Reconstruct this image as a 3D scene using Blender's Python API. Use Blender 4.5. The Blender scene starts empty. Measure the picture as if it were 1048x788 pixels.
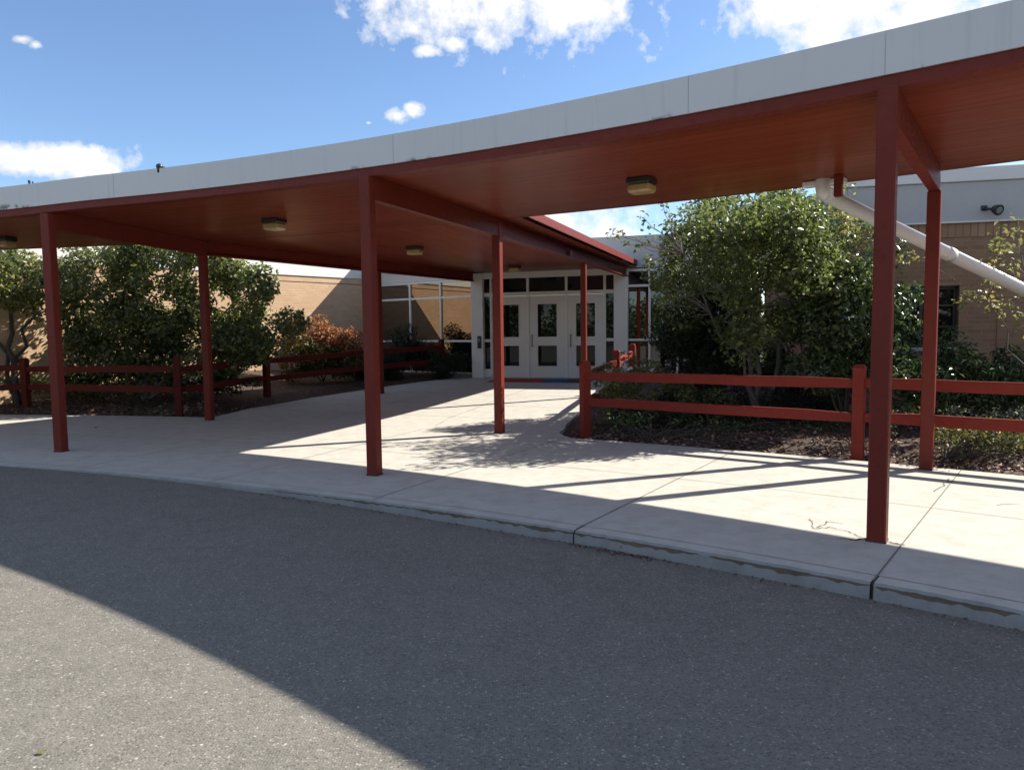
import bpy, math, random
import numpy as np
from mathutils import Vector, Matrix
random.seed(7); rng = np.random.default_rng(7)
S = bpy.context.scene
COL = S.collection
R_ = math.radians
# ------------------------------------------------------------------ camera
F_PX, PITCH, ROLL, EYE = 740.0, R_(4.3), R_(0.7), 1.5
PW, PH = 1048.0, 788.0
fw = Vector((0, math.cos(PITCH), -math.sin(PITCH)))
up0 = Vector((0, math.sin(PITCH), math.cos(PITCH))); rt0 = Vector((1, 0, 0))
rt = rt0*math.cos(ROLL) - up0*math.sin(ROLL)
up = rt0*math.sin(ROLL) + up0*math.cos(ROLL)
def ray(x, y): return fw + rt*((x-PW/2)/F_PX) - up*((y-PH/2)/F_PX)
def at_z(x, y, z):
    d = ray(x, y); t = (z-EYE)/d.z
    return Vector((0, 0, EYE)) + d*t
def at_D(x, y, D):
    d = ray(x, y); return Vector((0, 0, EYE)) + d*(D/d.y)
cd = bpy.data.cameras.new('Camera'); cam = bpy.data.objects.new('Camera', cd); COL.objects.link(cam)
cd.sensor_fit = 'HORIZONTAL'; cd.sensor_width = 36; cd.lens = F_PX/PW*36
cd.clip_start = 0.05; cd.clip_end = 3000
M3 = Matrix((rt, up, -fw)).transposed()
cam.matrix_world = Matrix.Translation((0, 0, EYE)) @ M3.to_4x4()
S.camera = cam

# ------------------------------------------------------------------ tagging helpers
def tag(o, label=None, cat=None, group=None, kind=None):
    if label: o['label'] = label
    if cat: o['category'] = cat
    if group: o['group'] = group
    if kind: o['kind'] = kind
    return o
def empty(name, loc=(0, 0, 0), rz=0, label=None, cat=None, group=None):
    o = bpy.data.objects.new(name, None); COL.objects.link(o)
    o.location = loc; o.rotation_euler = (0, 0, rz); o.empty_display_size = .2
    return tag(o, label, cat, group)

class MB:
    """collects polygons; build() links them as ONE mesh object"""
    def __init__(s): s.v = []; s.f = []; s.m = []; s.uv = {}; s.smooth = set()
    def poly(s, pts, mi=0, uv=None, smooth=False):
        n = len(s.v); s.v += [tuple(p) for p in pts]
        s.f.append(tuple(range(n, n+len(pts)))); s.m.append(mi)
        if uv: s.uv[len(s.f)-1] = uv
        if smooth: s.smooth.add(len(s.f)-1)
    def box(s, c, ux, uy, uz, hx, hy, hz, mi=0, bev=0.0):
        """oriented box, half sizes, optional edge chamfer"""
        c = Vector(c); ax = [Vector(ux).normalized()*1, Vector(uy).normalized()*1, Vector(uz).normalized()*1]
        h = [hx, hy, hz]
        if bev <= 0:
            P = lambda a, b, d: c + ax[0]*hx*a + ax[1]*hy*b + ax[2]*hz*d
            for q in (((-1,-1,-1),(-1,1,-1),(1,1,-1),(1,-1,-1)), ((-1,-1,1),(1,-1,1),(1,1,1),(-1,1,1)),
                      ((-1,-1,-1),(1,-1,-1),(1,-1,1),(-1,-1,1)), ((1,-1,-1),(1,1,-1),(1,1,1),(1,-1,1)),
                      ((1,1,-1),(-1,1,-1),(-1,1,1),(1,1,1)), ((-1,1,-1),(-1,-1,-1),(-1,-1,1),(-1,1,1))):
                s.poly([P(*k) for k in q], mi)
            return
        b = min(bev, hx*.45, hy*.45, hz*.45)
        import itertools
        def V(sg, k):   # corner vertex lying on face k
            p = c.copy()
            for i in range(3): p += ax[i]*sg[i]*(h[i] if i == k else h[i]-b)
            return p
        for k in range(3):
            i, j = (k+1) % 3, (k+2) % 3
            for sg in (-1, 1):
                q = []
                for a, d in ((-1,-1),(1,-1),(1,1),(-1,1)):
                    t = [0, 0, 0]; t[k] = sg; t[i] = a; t[j] = d; q.append(V(t, k))
                if sg < 0: q.reverse()
                s.poly(q, mi)
        for k in range(3):   # edges along axis k
            i, j = (k+1) % 3, (k+2) % 3
            for a in (-1, 1):
                for d in (-1, 1):
                    t0 = [0]*3; t0[i] = a; t0[j] = d; t0[k] = -1; t1 = list(t0); t1[k] = 1
                    q = [V(t0, i), V(t1, i), V(t1, j), V(t0, j)]
                    if a*d < 0: q.reverse()
                    q.reverse(); s.poly(q, mi)
        for sg in itertools.product((-1, 1), repeat=3):
            q = [V(sg, 0), V(sg, 1), V(sg, 2)]
            if sg[0]*sg[1]*sg[2] < 0: q.reverse()
            s.poly(q, mi)
    def zbox(s, x, y, z0, z1, ang, hx, hy, mi=0, bev=0.0):
        u = Vector((math.cos(ang), math.sin(ang), 0)); w = Vector((-u.y, u.x, 0))
        s.box((x, y, (z0+z1)/2), u, w, (0, 0, 1), hx, hy, (z1-z0)/2, mi, bev)
    def bar(s, a, b, w, h, mi=0, bev=0.0, side=None):
        """beam from a to b, width w (horizontal), height h"""
        a = Vector(a); b = Vector(b); u = (b-a).normalized()
        sd = u.cross(Vector((0, 0, 1))).normalized(); upv = sd.cross(u).normalized()
        s.box((a+b)/2, u, sd, upv, (b-a).length/2, w/2, h/2, mi, bev)
    def tube(s, pts, rad, n=8, mi=0, cap=True):
        pts = [Vector(p) for p in pts]; rings = []
        ref = None
        for i, p in enumerate(pts):
            d = (pts[min(i+1, len(pts)-1)] - pts[max(i-1, 0)]).normalized()
            if ref is None:
                ref = d.cross(Vector((0, 0, 1)) if abs(d.z) < .9 else Vector((1, 0, 0))).normalized()
            ref = (ref - d*ref.dot(d)).normalized(); w = d.cross(ref)
            r = rad[i] if hasattr(rad, '__len__') else rad
            n0 = len(s.v)
            for k in range(n):
                a = 2*math.pi*k/n
                s.v.append(tuple(p + ref*math.cos(a)*r + w*math.sin(a)*r))
            rings.append(n0)
        for i in range(len(rings)-1):
            for k in range(n):
                k2 = (k+1) % n
                s.f.append((rings[i]+k, rings[i]+k2, rings[i+1]+k2, rings[i+1]+k)); s.m.append(mi); s.smooth.add(len(s.f)-1)
        if cap:
            s.f.append(tuple(rings[0]+k for k in range(n-1, -1, -1))); s.m.append(mi)
            s.f.append(tuple(rings[-1]+k for k in range(n))); s.m.append(mi)
    def build(s, name, mats, parent=None, label=None):
        me = bpy.data.meshes.new(name); me.from_pydata(s.v, [], s.f)
        if not isinstance(mats, (list, tuple)): mats = [mats]
        for m in mats: me.materials.append(m)
        uvl = me.uv_layers.new(name='UVMap')
        for p in me.polygons:
            p.material_index = s.m[p.index]
            if p.index in s.smooth: p.use_smooth = True
            if p.index in s.uv:
                for li, q in zip(p.loop_indices, s.uv[p.index]): uvl.data[li].uv = q
            else:
                nz = p.normal
                if abs(nz.z) > .7:
                    for li in p.loop_indices:
                        co = me.vertices[me.loops[li].vertex_index].co; uvl.data[li].uv = (co.x, co.y)
                else:
                    t = Vector((-nz.y, nz.x, 0)).normalized()
                    for li in p.loop_indices:
                        co = me.vertices[me.loops[li].vertex_index].co; uvl.data[li].uv = (co.dot(t), co.z)
        o = bpy.data.objects.new(name, me); COL.objects.link(o)
        if parent:
            o.parent = parent
            # meshes are authored in world space: counter the parent's placement
            if parent.type == 'EMPTY': o.matrix_parent_inverse = Matrix.Translation(parent.location).inverted()
        if label: o['label'] = label
        return o
# ------------------------------------------------------------------ materials
def new_mat(name):
    m = bpy.data.materials.new(name); m.use_nodes = True
    nt = m.node_tree; bs = nt.nodes['Principled BSDF']
    return m, nt, bs
def N(nt, t, **kw):
    n = nt.nodes.new(t)
    for k, v in kw.items():
        if k in n.inputs: n.inputs[k].default_value = v
        else: setattr(n, k, v)
    return n
def ramp(nt, stops, src=None, interp='LINEAR'):
    r = nt.nodes.new('ShaderNodeValToRGB'); r.color_ramp.interpolation = interp
    e = r.color_ramp.elements
    while len(e) < len(stops): e.new(.5)
    for q, (p, c) in zip(e, stops):
        q.position = p; q.color = (*c, 1) if len(c) == 3 else c
    if src: nt.links.new(src, r.inputs[0])
    return r
def noise(nt, co, scale, detail=4, rough=.55):
    n = N(nt, 'ShaderNodeTexNoise', Scale=scale, Detail=detail, Roughness=rough)
    if co: nt.links.new(co, n.inputs['Vector'])
    return n
def mixc(nt, a, b, f, mode='MIX'):
    m = nt.nodes.new('ShaderNodeMix'); m.data_type = 'RGBA'; m.blend_type = mode
    for s, v in ((6, a), (7, b), (0, f)):
        if hasattr(v, 'links') or isinstance(v, bpy.types.NodeSocket): nt.links.new(v, m.inputs[s])
        else: m.inputs[s].default_value = v if s == 0 else (*v, 1)
    return m.outputs[2]
def bump(nt, bs, h, strength=.3, dist=.01):
    b = N(nt, 'ShaderNodeBump', Strength=strength, Distance=dist)
    nt.links.new(h, b.inputs['Height']); nt.links.new(b.outputs[0], bs.inputs['Normal'])
def coords(nt, kind='Object'):
    return nt.nodes.new('ShaderNodeTexCoord').outputs[kind]

def paint(name, col, rough=.45, var=.18, dirt=None, spec=.5, bscale=30, bstr=.08):
    m, nt, bs = new_mat(name); co = coords(nt)
    n1 = noise(nt, co, 2.3, 6, .65); n2 = noise(nt, co, 24, 4, .6)
    c = mixc(nt, tuple(x*(1-var) for x in col), tuple(min(1, x*(1+var)) for x in col), n1.outputs[0])
    if dirt:
        r = ramp(nt, [(.56, (0, 0, 0)), (.72, (1, 1, 1))], n2.outputs[0])
        c = mixc(nt, c, dirt, N(nt, 'ShaderNodeMath', operation='MULTIPLY').outputs[0])
        mm = c.node.inputs[0].links[0].from_node; nt.links.new(r.outputs[0], mm.inputs[0]); mm.inputs[1].default_value = .35
    nt.links.new(c, bs.inputs['Base Color'])
    rr = ramp(nt, [(.3, (rough-.1,)*3), (.7, (rough+.12,)*3)], n2.outputs[0]); nt.links.new(rr.outputs[0], bs.inputs['Roughness'])
    bs.inputs['Specular IOR Level'].default_value = spec
    bump(nt, bs, n2.outputs[0], bstr, .004)
    return m

def soffit_mat():
    m, nt, bs = new_mat('red_soffit_boards'); uv = coords(nt, 'UV')
    br = N(nt, 'ShaderNodeTexBrick', Scale=1.0); br.offset = .37; br.squash = 1
    br.inputs['Brick Width'].default_value = 3.66; br.inputs['Row Height'].default_value = .15
    br.inputs['Mortar Size'].default_value = .004; br.inputs['Mortar Smooth'].default_value = .3; br.inputs['Bias'].default_value = 0
    br.inputs['Color1'].default_value = (0, 0, 0, 1); br.inputs['Color2'].default_value = (1, 1, 1, 1); br.inputs['Mortar'].default_value = (.5, .5, .5, 1)
    nt.links.new(uv, br.inputs['Vector'])
    c1 = ramp(nt, [(0, (.185, .034, .017)), (.5, (.21, .040, .020)), (1, (.235, .047, .024))], br.outputs[0])
    mp = N(nt, 'ShaderNodeMapping'); mp.inputs['Scale'].default_value = (.6, 9, 1); nt.links.new(uv, mp.inputs[0])
    n1 = noise(nt, mp.outputs[0], 1.6, 6, .65)
    c2 = mixc(nt, c1.outputs[0], (.10, .022, .013), ramp(nt, [(.45, (0, 0, 0)), (.95, (.45,)*3)], n1.outputs[0]).outputs[0])
    c3 = mixc(nt, c2, (.05, .012, .008), br.outputs['Fac'])
    nt.links.new(c3, bs.inputs['Base Color'])
    nt.links.new(ramp(nt, [(.3, (.26,)*3), (.75, (.4,)*3)], n1.outputs[0]).outputs[0], bs.inputs['Roughness']); bs.inputs['Specular IOR Level'].default_value = .1
    inv = N(nt, 'ShaderNodeMath', operation='MULTIPLY_ADD'); nt.links.new(br.outputs['Fac'], inv.inputs[0]); inv.inputs[1].default_value = -1
    inv.inputs[2].default_value = 1
    bump(nt, bs, inv.outputs[0], .35, .003)
    return m

def brick_mat(name, c1, c2, mo, dk, lt):
    m, nt, bs = new_mat(name); uv = coords(nt, 'UV'); ob = coords(nt)
    br = N(nt, 'ShaderNodeTexBrick', Scale=1.0)
    br.inputs['Brick Width'].default_value = .21; br.inputs['Row Height'].default_value = .072
    br.inputs['Mortar Size'].default_value = .007; br.inputs['Mortar Smooth'].default_value = .2
    br.inputs['Color1'].default_value = (*c1, 1); br.inputs['Color2'].default_value = (*c2, 1)
    br.inputs['Mortar'].default_value = (*mo, 1)
    nt.links.new(uv, br.inputs['Vector'])
    n1 = noise(nt, ob, 1.1, 5, .6); n2 = noise(nt, ob, 40, 3, .6)
    c = mixc(nt, br.outputs[0], dk, ramp(nt, [(.4, (0, 0, 0)), (.8, (.6,)*3)], n1.outputs[0]).outputs[0])
    c = mixc(nt, c, lt, ramp(nt, [(.5, (0, 0, 0)), (.8, (.35,)*3)], n2.outputs[0]).outputs[0])
    nt.links.new(c, bs.inputs['Base Color']); bs.inputs['Roughness'].default_value = .85
    inv = N(nt, 'ShaderNodeMath', operation='SUBTRACT'); inv.inputs[0].default_value = 1; nt.links.new(br.outputs['Fac'], inv.inputs[1])
    bump(nt, bs, inv.outputs[0], .5, .006)
    return m

def soldier_mat():
    m, nt, bs = new_mat('soldier_course_brick'); uv = coords(nt, 'UV')
    sp = N(nt, 'ShaderNodeSeparateXYZ'); nt.links.new(uv, sp.inputs[0])
    w = N(nt, 'ShaderNodeMath', operation='MULTIPLY'); nt.links.new(sp.outputs[0], w.inputs[0]); w.inputs[1].default_value = 1/.105
    fr = N(nt, 'ShaderNodeMath', operation='FRACT'); nt.links.new(w.outputs[0], fr.inputs[0])
    fl = N(nt, 'ShaderNodeMath', operation='FLOOR'); nt.links.new(w.outputs[0], fl.inputs[0])
    wn = N(nt, 'ShaderNodeTexWhiteNoise', noise_dimensions='1D'); nt.links.new(fl.outputs[0], wn.inputs['W'])
    c = ramp(nt, [(0, (.27, .16, .09)), (1, (.36, .22, .13))], wn.outputs[0])
    j = ramp(nt, [(0, (1, 1, 1)), (.08, (1, 1, 1)), (.14, (0, 0, 0)), (.88, (0, 0, 0)), (.95, (1, 1, 1))], fr.outputs[0])
    nt.links.new(mixc(nt, c.outputs[0], (.17, .13, .10), j.outputs[0]), bs.inputs['Base Color']); bs.inputs['Roughness'].default_value = .85
    return m

def concrete_mat(name, a, b, stain, bscale=60):
    m, nt, bs = new_mat(name); ob = coords(nt)
    n1 = noise(nt, ob, .55, 6, .6); n2 = noise(nt, ob, 5, 6, .7); n3 = noise(nt, ob, 110, 3, .6)
    c = mixc(nt, a, b, n1.outputs[0])
    c = mixc(nt, c, stain, ramp(nt, [(.42, (0, 0, 0)), (.74, (.75,)*3)], n2.outputs[0]).outputs[0])
    c = mixc(nt, c, tuple(x*.72 for x in a), ramp(nt, [(.55, (0, 0, 0)), (.75, (.5,)*3)], n3.outputs[0]).outputs[0])
    # a few dark spots (gum, drips)
    vo = N(nt, 'ShaderNodeTexVoronoi', Scale=2.6); nt.links.new(ob, vo.inputs['Vector'])
    c = mixc(nt, c, tuple(x*.35 for x in stain), ramp(nt, [(.018, (.7,)*3), (.04, (0, 0, 0))], vo.outputs['Distance']).outputs[0])
    nt.links.new(c, bs.inputs['Base Color']); bs.inputs['Roughness'].default_value = .88
    bs.inputs['Specular IOR Level'].default_value = .3
    bump(nt, bs, n3.outputs[0], .25, .003)
    return m

def asphalt_mat():
    m, nt, bs = new_mat('asphalt'); ob = coords(nt)
    n1 = noise(nt, ob, .45, 5, .6); n2 = noise(nt, ob, 6, 5, .65); n3 = noise(nt, ob, 160, 3, .7)
    c = mixc(nt, (.157, .148, .127), (.198, .186, .160), n1.outputs[0])
    c = mixc(nt, c, (.115, .109, .092), ramp(nt, [(.45, (0, 0, 0)), (.8, (.7,)*3)], n2.outputs[0]).outputs[0])
    vo = N(nt, 'ShaderNodeTexVoronoi', Scale=85); nt.links.new(ob, vo.inputs['Vector'])
    sepc = N(nt, 'ShaderNodeSeparateColor'); nt.links.new(vo.outputs['Color'], sepc.inputs[0])
    st = ramp(nt, [(0, (.03, .029, .025)), (.3, (.10, .095, .08)), (.75, (.24, .225, .19)), (.94, (.34, .32, .275)), (1, (.52, .49, .43))], sepc.outputs[0])
    edge = ramp(nt, [(.25, (1, 1, 1)), (.62, (0, 0, 0))], vo.outputs['Distance'])
    f = N(nt, 'ShaderNodeMath', operation='MULTIPLY'); nt.links.new(edge.outputs[0], f.inputs[0]); f.inputs[1].default_value = .62
    c = mixc(nt, c, st.outputs[0], f.outputs[0])
    # sparse bigger pale pebbles
    v2 = N(nt, 'ShaderNodeTexVoronoi', Scale=22); nt.links.new(ob, v2.inputs['Vector'])
    s2 = N(nt, 'ShaderNodeSeparateColor'); nt.links.new(v2.outputs['Color'], s2.inputs[0])
    g1 = ramp(nt, [(.86, (0, 0, 0)), (.9, (1, 1, 1))], s2.outputs[1]); g2 = ramp(nt, [(.10, (1, 1, 1)), (.17, (0, 0, 0))], v2.outputs['Distance'])
    g = N(nt, 'ShaderNodeMath', operation='MULTIPLY'); nt.links.new(g1.outputs[0], g.inputs[0]); nt.links.new(g2.outputs[0], g.inputs[1])
    c = mixc(nt, c, (.44, .415, .37), g.outputs[0])
    n4 = noise(nt, ob, .9, 3, .5)
    c = mixc(nt, c, (.07, .066, .06), ramp(nt, [(.66, (0, 0, 0)), (.80, (.55,)*3)], n4.outputs[0]).outputs[0])
    nt.links.new(c, bs.inputs['Base Color']); bs.inputs['Roughness'].default_value = .82
    bs.inputs['Specular IOR Level'].default_value = .35
    h = N(nt, 'ShaderNodeMath', operation='SUBTRACT'); nt.links.new(n3.outputs[0], h.inputs[0]); nt.links.new(vo.outputs['Distance'], h.inputs[1])
    bump(nt, bs, h.outputs[0], .6, .004)
    return m

def soil_mat():
    m, nt, bs = new_mat('mulch'); ob = coords(nt)
    n1 = noise(nt, ob, 1.2, 5, .6); vo = N(nt, 'ShaderNodeTexVoronoi', Scale=26); nt.links.new(ob, vo.inputs['Vector'])
    sc = N(nt, 'ShaderNodeSeparateColor'); nt.links.new(vo.outputs['Color'], sc.inputs[0])
    c = ramp(nt, [(0, (.030, .018, .012)), (.5, (.075, .045, .032)), (.85, (.13, .08, .06)), (1, (.24, .16, .13))], sc.outputs[0])
    c2 = mixc(nt, c.outputs[0], (.035, .024, .016), n1.outputs[0])
    nt.links.new(c2, bs.inputs['Base Color']); bs.inputs['Roughness'].default_value = .95
    bump(nt, bs, vo.outputs['Distance'], .8, .02)
    return m

def grass_mat():
    m, nt, bs = new_mat('grass_ground'); ob = coords(nt)
    n1 = noise(nt, ob, .2, 5, .6); n2 = noise(nt, ob, 14, 4, .7)
    c = mixc(nt, (.05, .08, .022), (.10, .12, .04), n1.outputs[0])
    c = mixc(nt, c, (.035, .055, .016), n2.outputs[0])
    nt.links.new(c, bs.inputs['Base Color']); bs.inputs['Roughness'].default_value = .95
    bump(nt, bs, n2.outputs[0], .8, .04)
    return m

def glass_mat(name, refl, tint=(.006, .008, .009), gcol=(.9, .92, .92)):
    """tinted reflective pane over a dark interior"""
    m, nt, bs = new_mat(name); ob = coords(nt)
    out = nt.nodes['Material Output']
    bs.inputs['Base Color'].default_value = (*tint, 1); bs.inputs['Roughness'].default_value = .5; bs.inputs['Specular IOR Level'].default_value = 0
    gl = N(nt, 'ShaderNodeBsdfGlossy', Roughness=.015); gl.inputs['Color'].default_value = (*gcol, 1)
    n = noise(nt, ob, .9, 2, .4); b = N(nt, 'ShaderNodeBump', Strength=.03, Distance=.02)
    nt.links.new(n.outputs[0], b.inputs['Height']); nt.links.new(b.outputs[0], gl.inputs['Normal'])
    fr = N(nt, 'ShaderNodeLayerWeight', Blend=.25)
    a = N(nt, 'ShaderNodeMath', operation='MULTIPLY_ADD'); nt.links.new(fr.outputs['Facing'], a.inputs[0]); a.inputs[1].default_value = .2; a.inputs[2].default_value = refl
    mx = nt.nodes.new('ShaderNodeMixShader'); nt.links.new(a.outputs[0], mx.inputs[0])
    nt.links.new(bs.outputs[0], mx.inputs[1]); nt.links.new(gl.outputs[0], mx.inputs[2]); nt.links.new(mx.outputs[0], out.inputs[0])
    return m

def leaf_mat(name, stops, rough=.38, trans=.25, spec=.5, patch=1.3):
    m, nt, bs = new_mat(name); geo = nt.nodes.new('ShaderNodeNewGeometry'); ob = coords(nt)
    n1 = noise(nt, ob, patch, 3, .5)
    a = N(nt, 'ShaderNodeMath', operation='MULTIPLY_ADD'); nt.links.new(n1.outputs[0], a.inputs[0]); a.inputs[1].default_value = 1.1; a.inputs[2].default_value = -.48
    b = N(nt, 'ShaderNodeMath', operation='MULTIPLY_ADD'); nt.links.new(geo.outputs['Random Per Island'], b.inputs[0]); b.inputs[1].default_value = .85; nt.links.new(a.outputs[0], b.inputs[2])  # random leaf tone, spread widened to imitate speckled highlights as well
    c = ramp(nt, stops, b.outputs[0])
    nt.links.new(c.outputs[0], bs.inputs['Base Color']); bs.inputs['Roughness'].default_value = rough
    bs.inputs['Specular IOR Level'].default_value = spec
    tr = nt.nodes.new('ShaderNodeBsdfTranslucent')
    hs = N(nt, 'ShaderNodeHueSaturation', Value=1.6, Saturation=1.1); nt.links.new(c.outputs[0], hs.inputs['Color']); nt.links.new(hs.outputs[0], tr.inputs[0])
    mx = nt.nodes.new('ShaderNodeMixShader'); mx.inputs[0].default_value = trans
    nt.links.new(bs.outputs[0], mx.inputs[1]); nt.links.new(tr.outputs[0], mx.inputs[2])
    nt.links.new(mx.outputs[0], nt.nodes['Material Output'].inputs[0])
    return m

def bark_mat(name, a, b):
    m, nt, bs = new_mat(name); ob = coords(nt)
    mp = N(nt, 'ShaderNodeMapping'); mp.inputs['Scale'].default_value = (1, 1, .25); nt.links.new(ob, mp.inputs[0])
    n = noise(nt, mp.outputs[0], 30, 6, .7)
    nt.links.new(mixc(nt, a, b, n.outputs[0]), bs.inputs['Base Color']); bs.inputs['Roughness'].default_value = .9
    bump(nt, bs, n.outputs[0], .6, .01)
    return m

M = {}
M['red'] = paint('red_paint', (.16, .023, .014), .5, .2, dirt=(.075, .014, .009), spec=.22, bstr=.2)
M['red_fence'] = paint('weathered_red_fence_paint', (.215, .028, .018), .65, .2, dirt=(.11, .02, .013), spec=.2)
M['red_fence_shaded'] = paint('shaded_weathered_red_fence_paint', (.11, .018, .013), .7, .25, dirt=(.07, .018, .013), spec=.15)  # fence red darkened to carry the shade on the left fence
M['soffit'] = soffit_mat()
M['white'] = paint('white_fascia_metal', (.62, .62, .62), .4, .03)
M['white_frame'] = paint('white_frame_paint', (.80, .785, .75), .4, .04)
M['door'] = paint('door_paint', (.76, .745, .71), .4, .04)
M['roofing'] = paint('roof_membrane', (.45, .45, .44), .9, .15)
M['brick'] = brick_mat('shaded_brick', (.31, .18, .098), (.22, .122, .066), (.27, .215, .16), (.21, .125, .075), (.38, .26, .16))  # darker copy of the brick, shade of the right wing in its colour
M['brick_sunlit'] = brick_mat('sunlit_brick', (.62, .41, .24), (.53, .34, .19), (.52, .43, .32), (.44, .28, .17), (.62, .46, .30)); M['soldier'] = soldier_mat()  # lightened copy of the brick, sunlight of the left wing in its colour
M['stucco'] = paint('grey_parapet_panel', (.40, .40, .40), .8, .08, dirt=(.30, .30, .30))
M['parapet_white'] = paint('pale_parapet_band', (.70, .69, .66), .7, .05)
M['concrete'] = concrete_mat('sidewalk_concrete', (.46, .445, .40), (.53, .515, .465), (.36, .34, .295))
M['kerb'] = concrete_mat('kerb_concrete', (.25, .256, .25), (.31, .315, .305), (.17, .17, .16))
M['kerb_break'] = concrete_mat('kerb_broken_edge', (.10, .078, .055), (.16, .125, .09), (.055, .042, .03))
M['joint'] = paint('joint_dirt', (.17, .15, .125), .95, .3)
M['crack'] = paint('crack_dark', (.09, .08, .07), .95, .3)
M['asphalt'] = asphalt_mat(); M['soil'] = soil_mat(); M['grass'] = grass_mat()
M['glass'] = glass_mat('reflective_window_glass', .27, gcol=(.95, .82, .68))
M['sideglass'] = glass_mat('clear_window_glass', .10); M['doorglass'] = glass_mat('door_glass', .028)
M['metal_dark'] = paint('dark_metal', (.025, .025, .026), .4, .2)
M['handle'] = paint('brushed_handle_metal', (.22, .22, .22), .3, .1)
M['lens'] = None
M['pipe'] = paint('white_pipe_plastic', (.72, .71, .68), .35, .04, dirt=(.5, .48, .44))
M['mat_red'] = paint('red_mat', (.35, .03, .03), .95, .2); M['mat_blue'] = paint('blue_mat', (.03, .08, .24), .95, .2); M['mat_dark'] = paint('dark_mat', (.05, .045, .05), .95, .2)
M['chip'] = None
def lens_mat():
    m, nt, bs = new_mat('amber_lens'); ob = coords(nt)
    n = noise(nt, ob, 14, 2, .5)
    nt.links.new(mixc(nt, (.42, .27, .10), (.62, .47, .24), n.outputs[0]), bs.inputs['Base Color'])
    bs.inputs['Roughness'].default_value = .25; bs.inputs['Transmission Weight'].default_value = .15
    return m
M['lens'] = lens_mat()
G = lambda *s: list(s)
M['leaf_tree'] = leaf_mat('olive_green_leaves', G((0, (.055, .072, .02)), (.45, (.10, .132, .044)), (.8, (.165, .188, .068)), (1, (.23, .24, .105))), .36, .45)
M['leaf_glossy'] = leaf_mat('glossy_dark_green_leaves', G((0, (.026, .048, .018)), (.5, (.052, .088, .03)), (.85, (.10, .14, .05)), (1, (.18, .20, .08))), .3, .25)
M['leaf_mid'] = leaf_mat('viburnum_leaves', G((0, (.045, .066, .024)), (.45, (.105, .135, .045)), (.8, (.20, .21, .08)), (1, (.33, .30, .13))), .3, .5, .8)
M['leaf_orange'] = leaf_mat('orange_autumn_leaves', G((0, (.19, .075, .032)), (.5, (.33, .145, .065)), (.85, (.40, .21, .105)), (1, (.20, .17, .05))), .5, .3)
M['leaf_olive'] = leaf_mat('yellowing_shrub_leaves', G((0, (.04, .045, .010)), (.5, (.085, .085, .018)), (1, (.17, .13, .03))), .45, .3)
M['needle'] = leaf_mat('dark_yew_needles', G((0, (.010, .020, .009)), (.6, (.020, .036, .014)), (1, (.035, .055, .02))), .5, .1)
M['leaf_cover'] = leaf_mat('yellow_green_groundcover', G((0, (.04, .06, .02)), (.5, (.09, .10, .03)), (1, (.22, .20, .06))), .5, .25)
M['leaf_grey'] = leaf_mat('grey_green_cover', G((0, (.07, .09, .06)), (.5, (.13, .16, .11)), (1, (.24, .27, .2))), .45, .2)
M['leaf_yellow'] = leaf_mat('yellow_sapling_leaves', G((0, (.12, .135, .045)), (.5, (.21, .205, .08)), (1, (.33, .28, .11))), .45, .4)
M['flower'] = paint('white_petals', (.75, .68, .66), .6, .05)
M['litter'] = leaf_mat('dry_leaf_litter', G((0, (.06, .035, .022)), (.5, (.16, .09, .06)), (.85, (.30, .19, .14)), (1, (.42, .30, .24))), .7, .1)
M['bark'] = bark_mat('grey_bark', (.10, .085, .07), (.24, .21, .175)); M['bark_dark'] = bark_mat('dark_bark', (.04, .032, .026), (.11, .09, .075))

# ------------------------------------------------------------------ site geometry (polar about the drive's centre)
C0 = Vector((-13.64, -16.0, 0))
def pol(R, th, z=0.0): return Vector((C0.x+R*math.cos(R_(th)), C0.y+R*math.sin(R_(th)), z))
R_KERB, R_F, R_B, R_EDGE = 25.56, 26.50, 29.72, 29.80
AX0 = Vector((-.2, 10.57, 0)); AX = Vector((.36, .933, 0))
def sstep(t): t = min(1, max(0, t)); return t*t*(3-2*t)
def walkz(x, y):
    s = (x-AX0.x)*AX.x + (y-AX0.y)*AX.y
    return .2*sstep((s-.6)/8.6)
def roadz(R, th):
    t = th % 360
    k = sstep((t-56.5)/15) * (1-sstep((t-150)/60))
    return -.10 + .085*k*sstep((R-10)/12) + (.055*(1-k)-.045*k)*sstep((25.3-R)/3.2)

# ---- ground to the horizon
g = MB(); L = 900
g.poly([(-L, -L, -.4), (L, -L, -.4), (L, L, -.4), (-L, L, -.4)])
tag(g.build('ground', M['grass']), kind='structure')
# ---- driveway
g = MB(); RR = [0.01, 4, 8, 10, 12, 14, 16, 18, 20, 21, 22, 23, 24, 25, 25.575]; TH = np.linspace(0, 360, 181)
for i in range(len(RR)-1):
    for j in range(len(TH)-1):
        q = [(RR[i], TH[j]), (RR[i+1], TH[j]), (RR[i+1], TH[j+1]), (RR[i], TH[j+1])]
        g.poly([pol(a, b, roadz(a, b)) for a, b in q], smooth=True)
tag(g.build('driveway', M['asphalt']), kind='structure')
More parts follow.
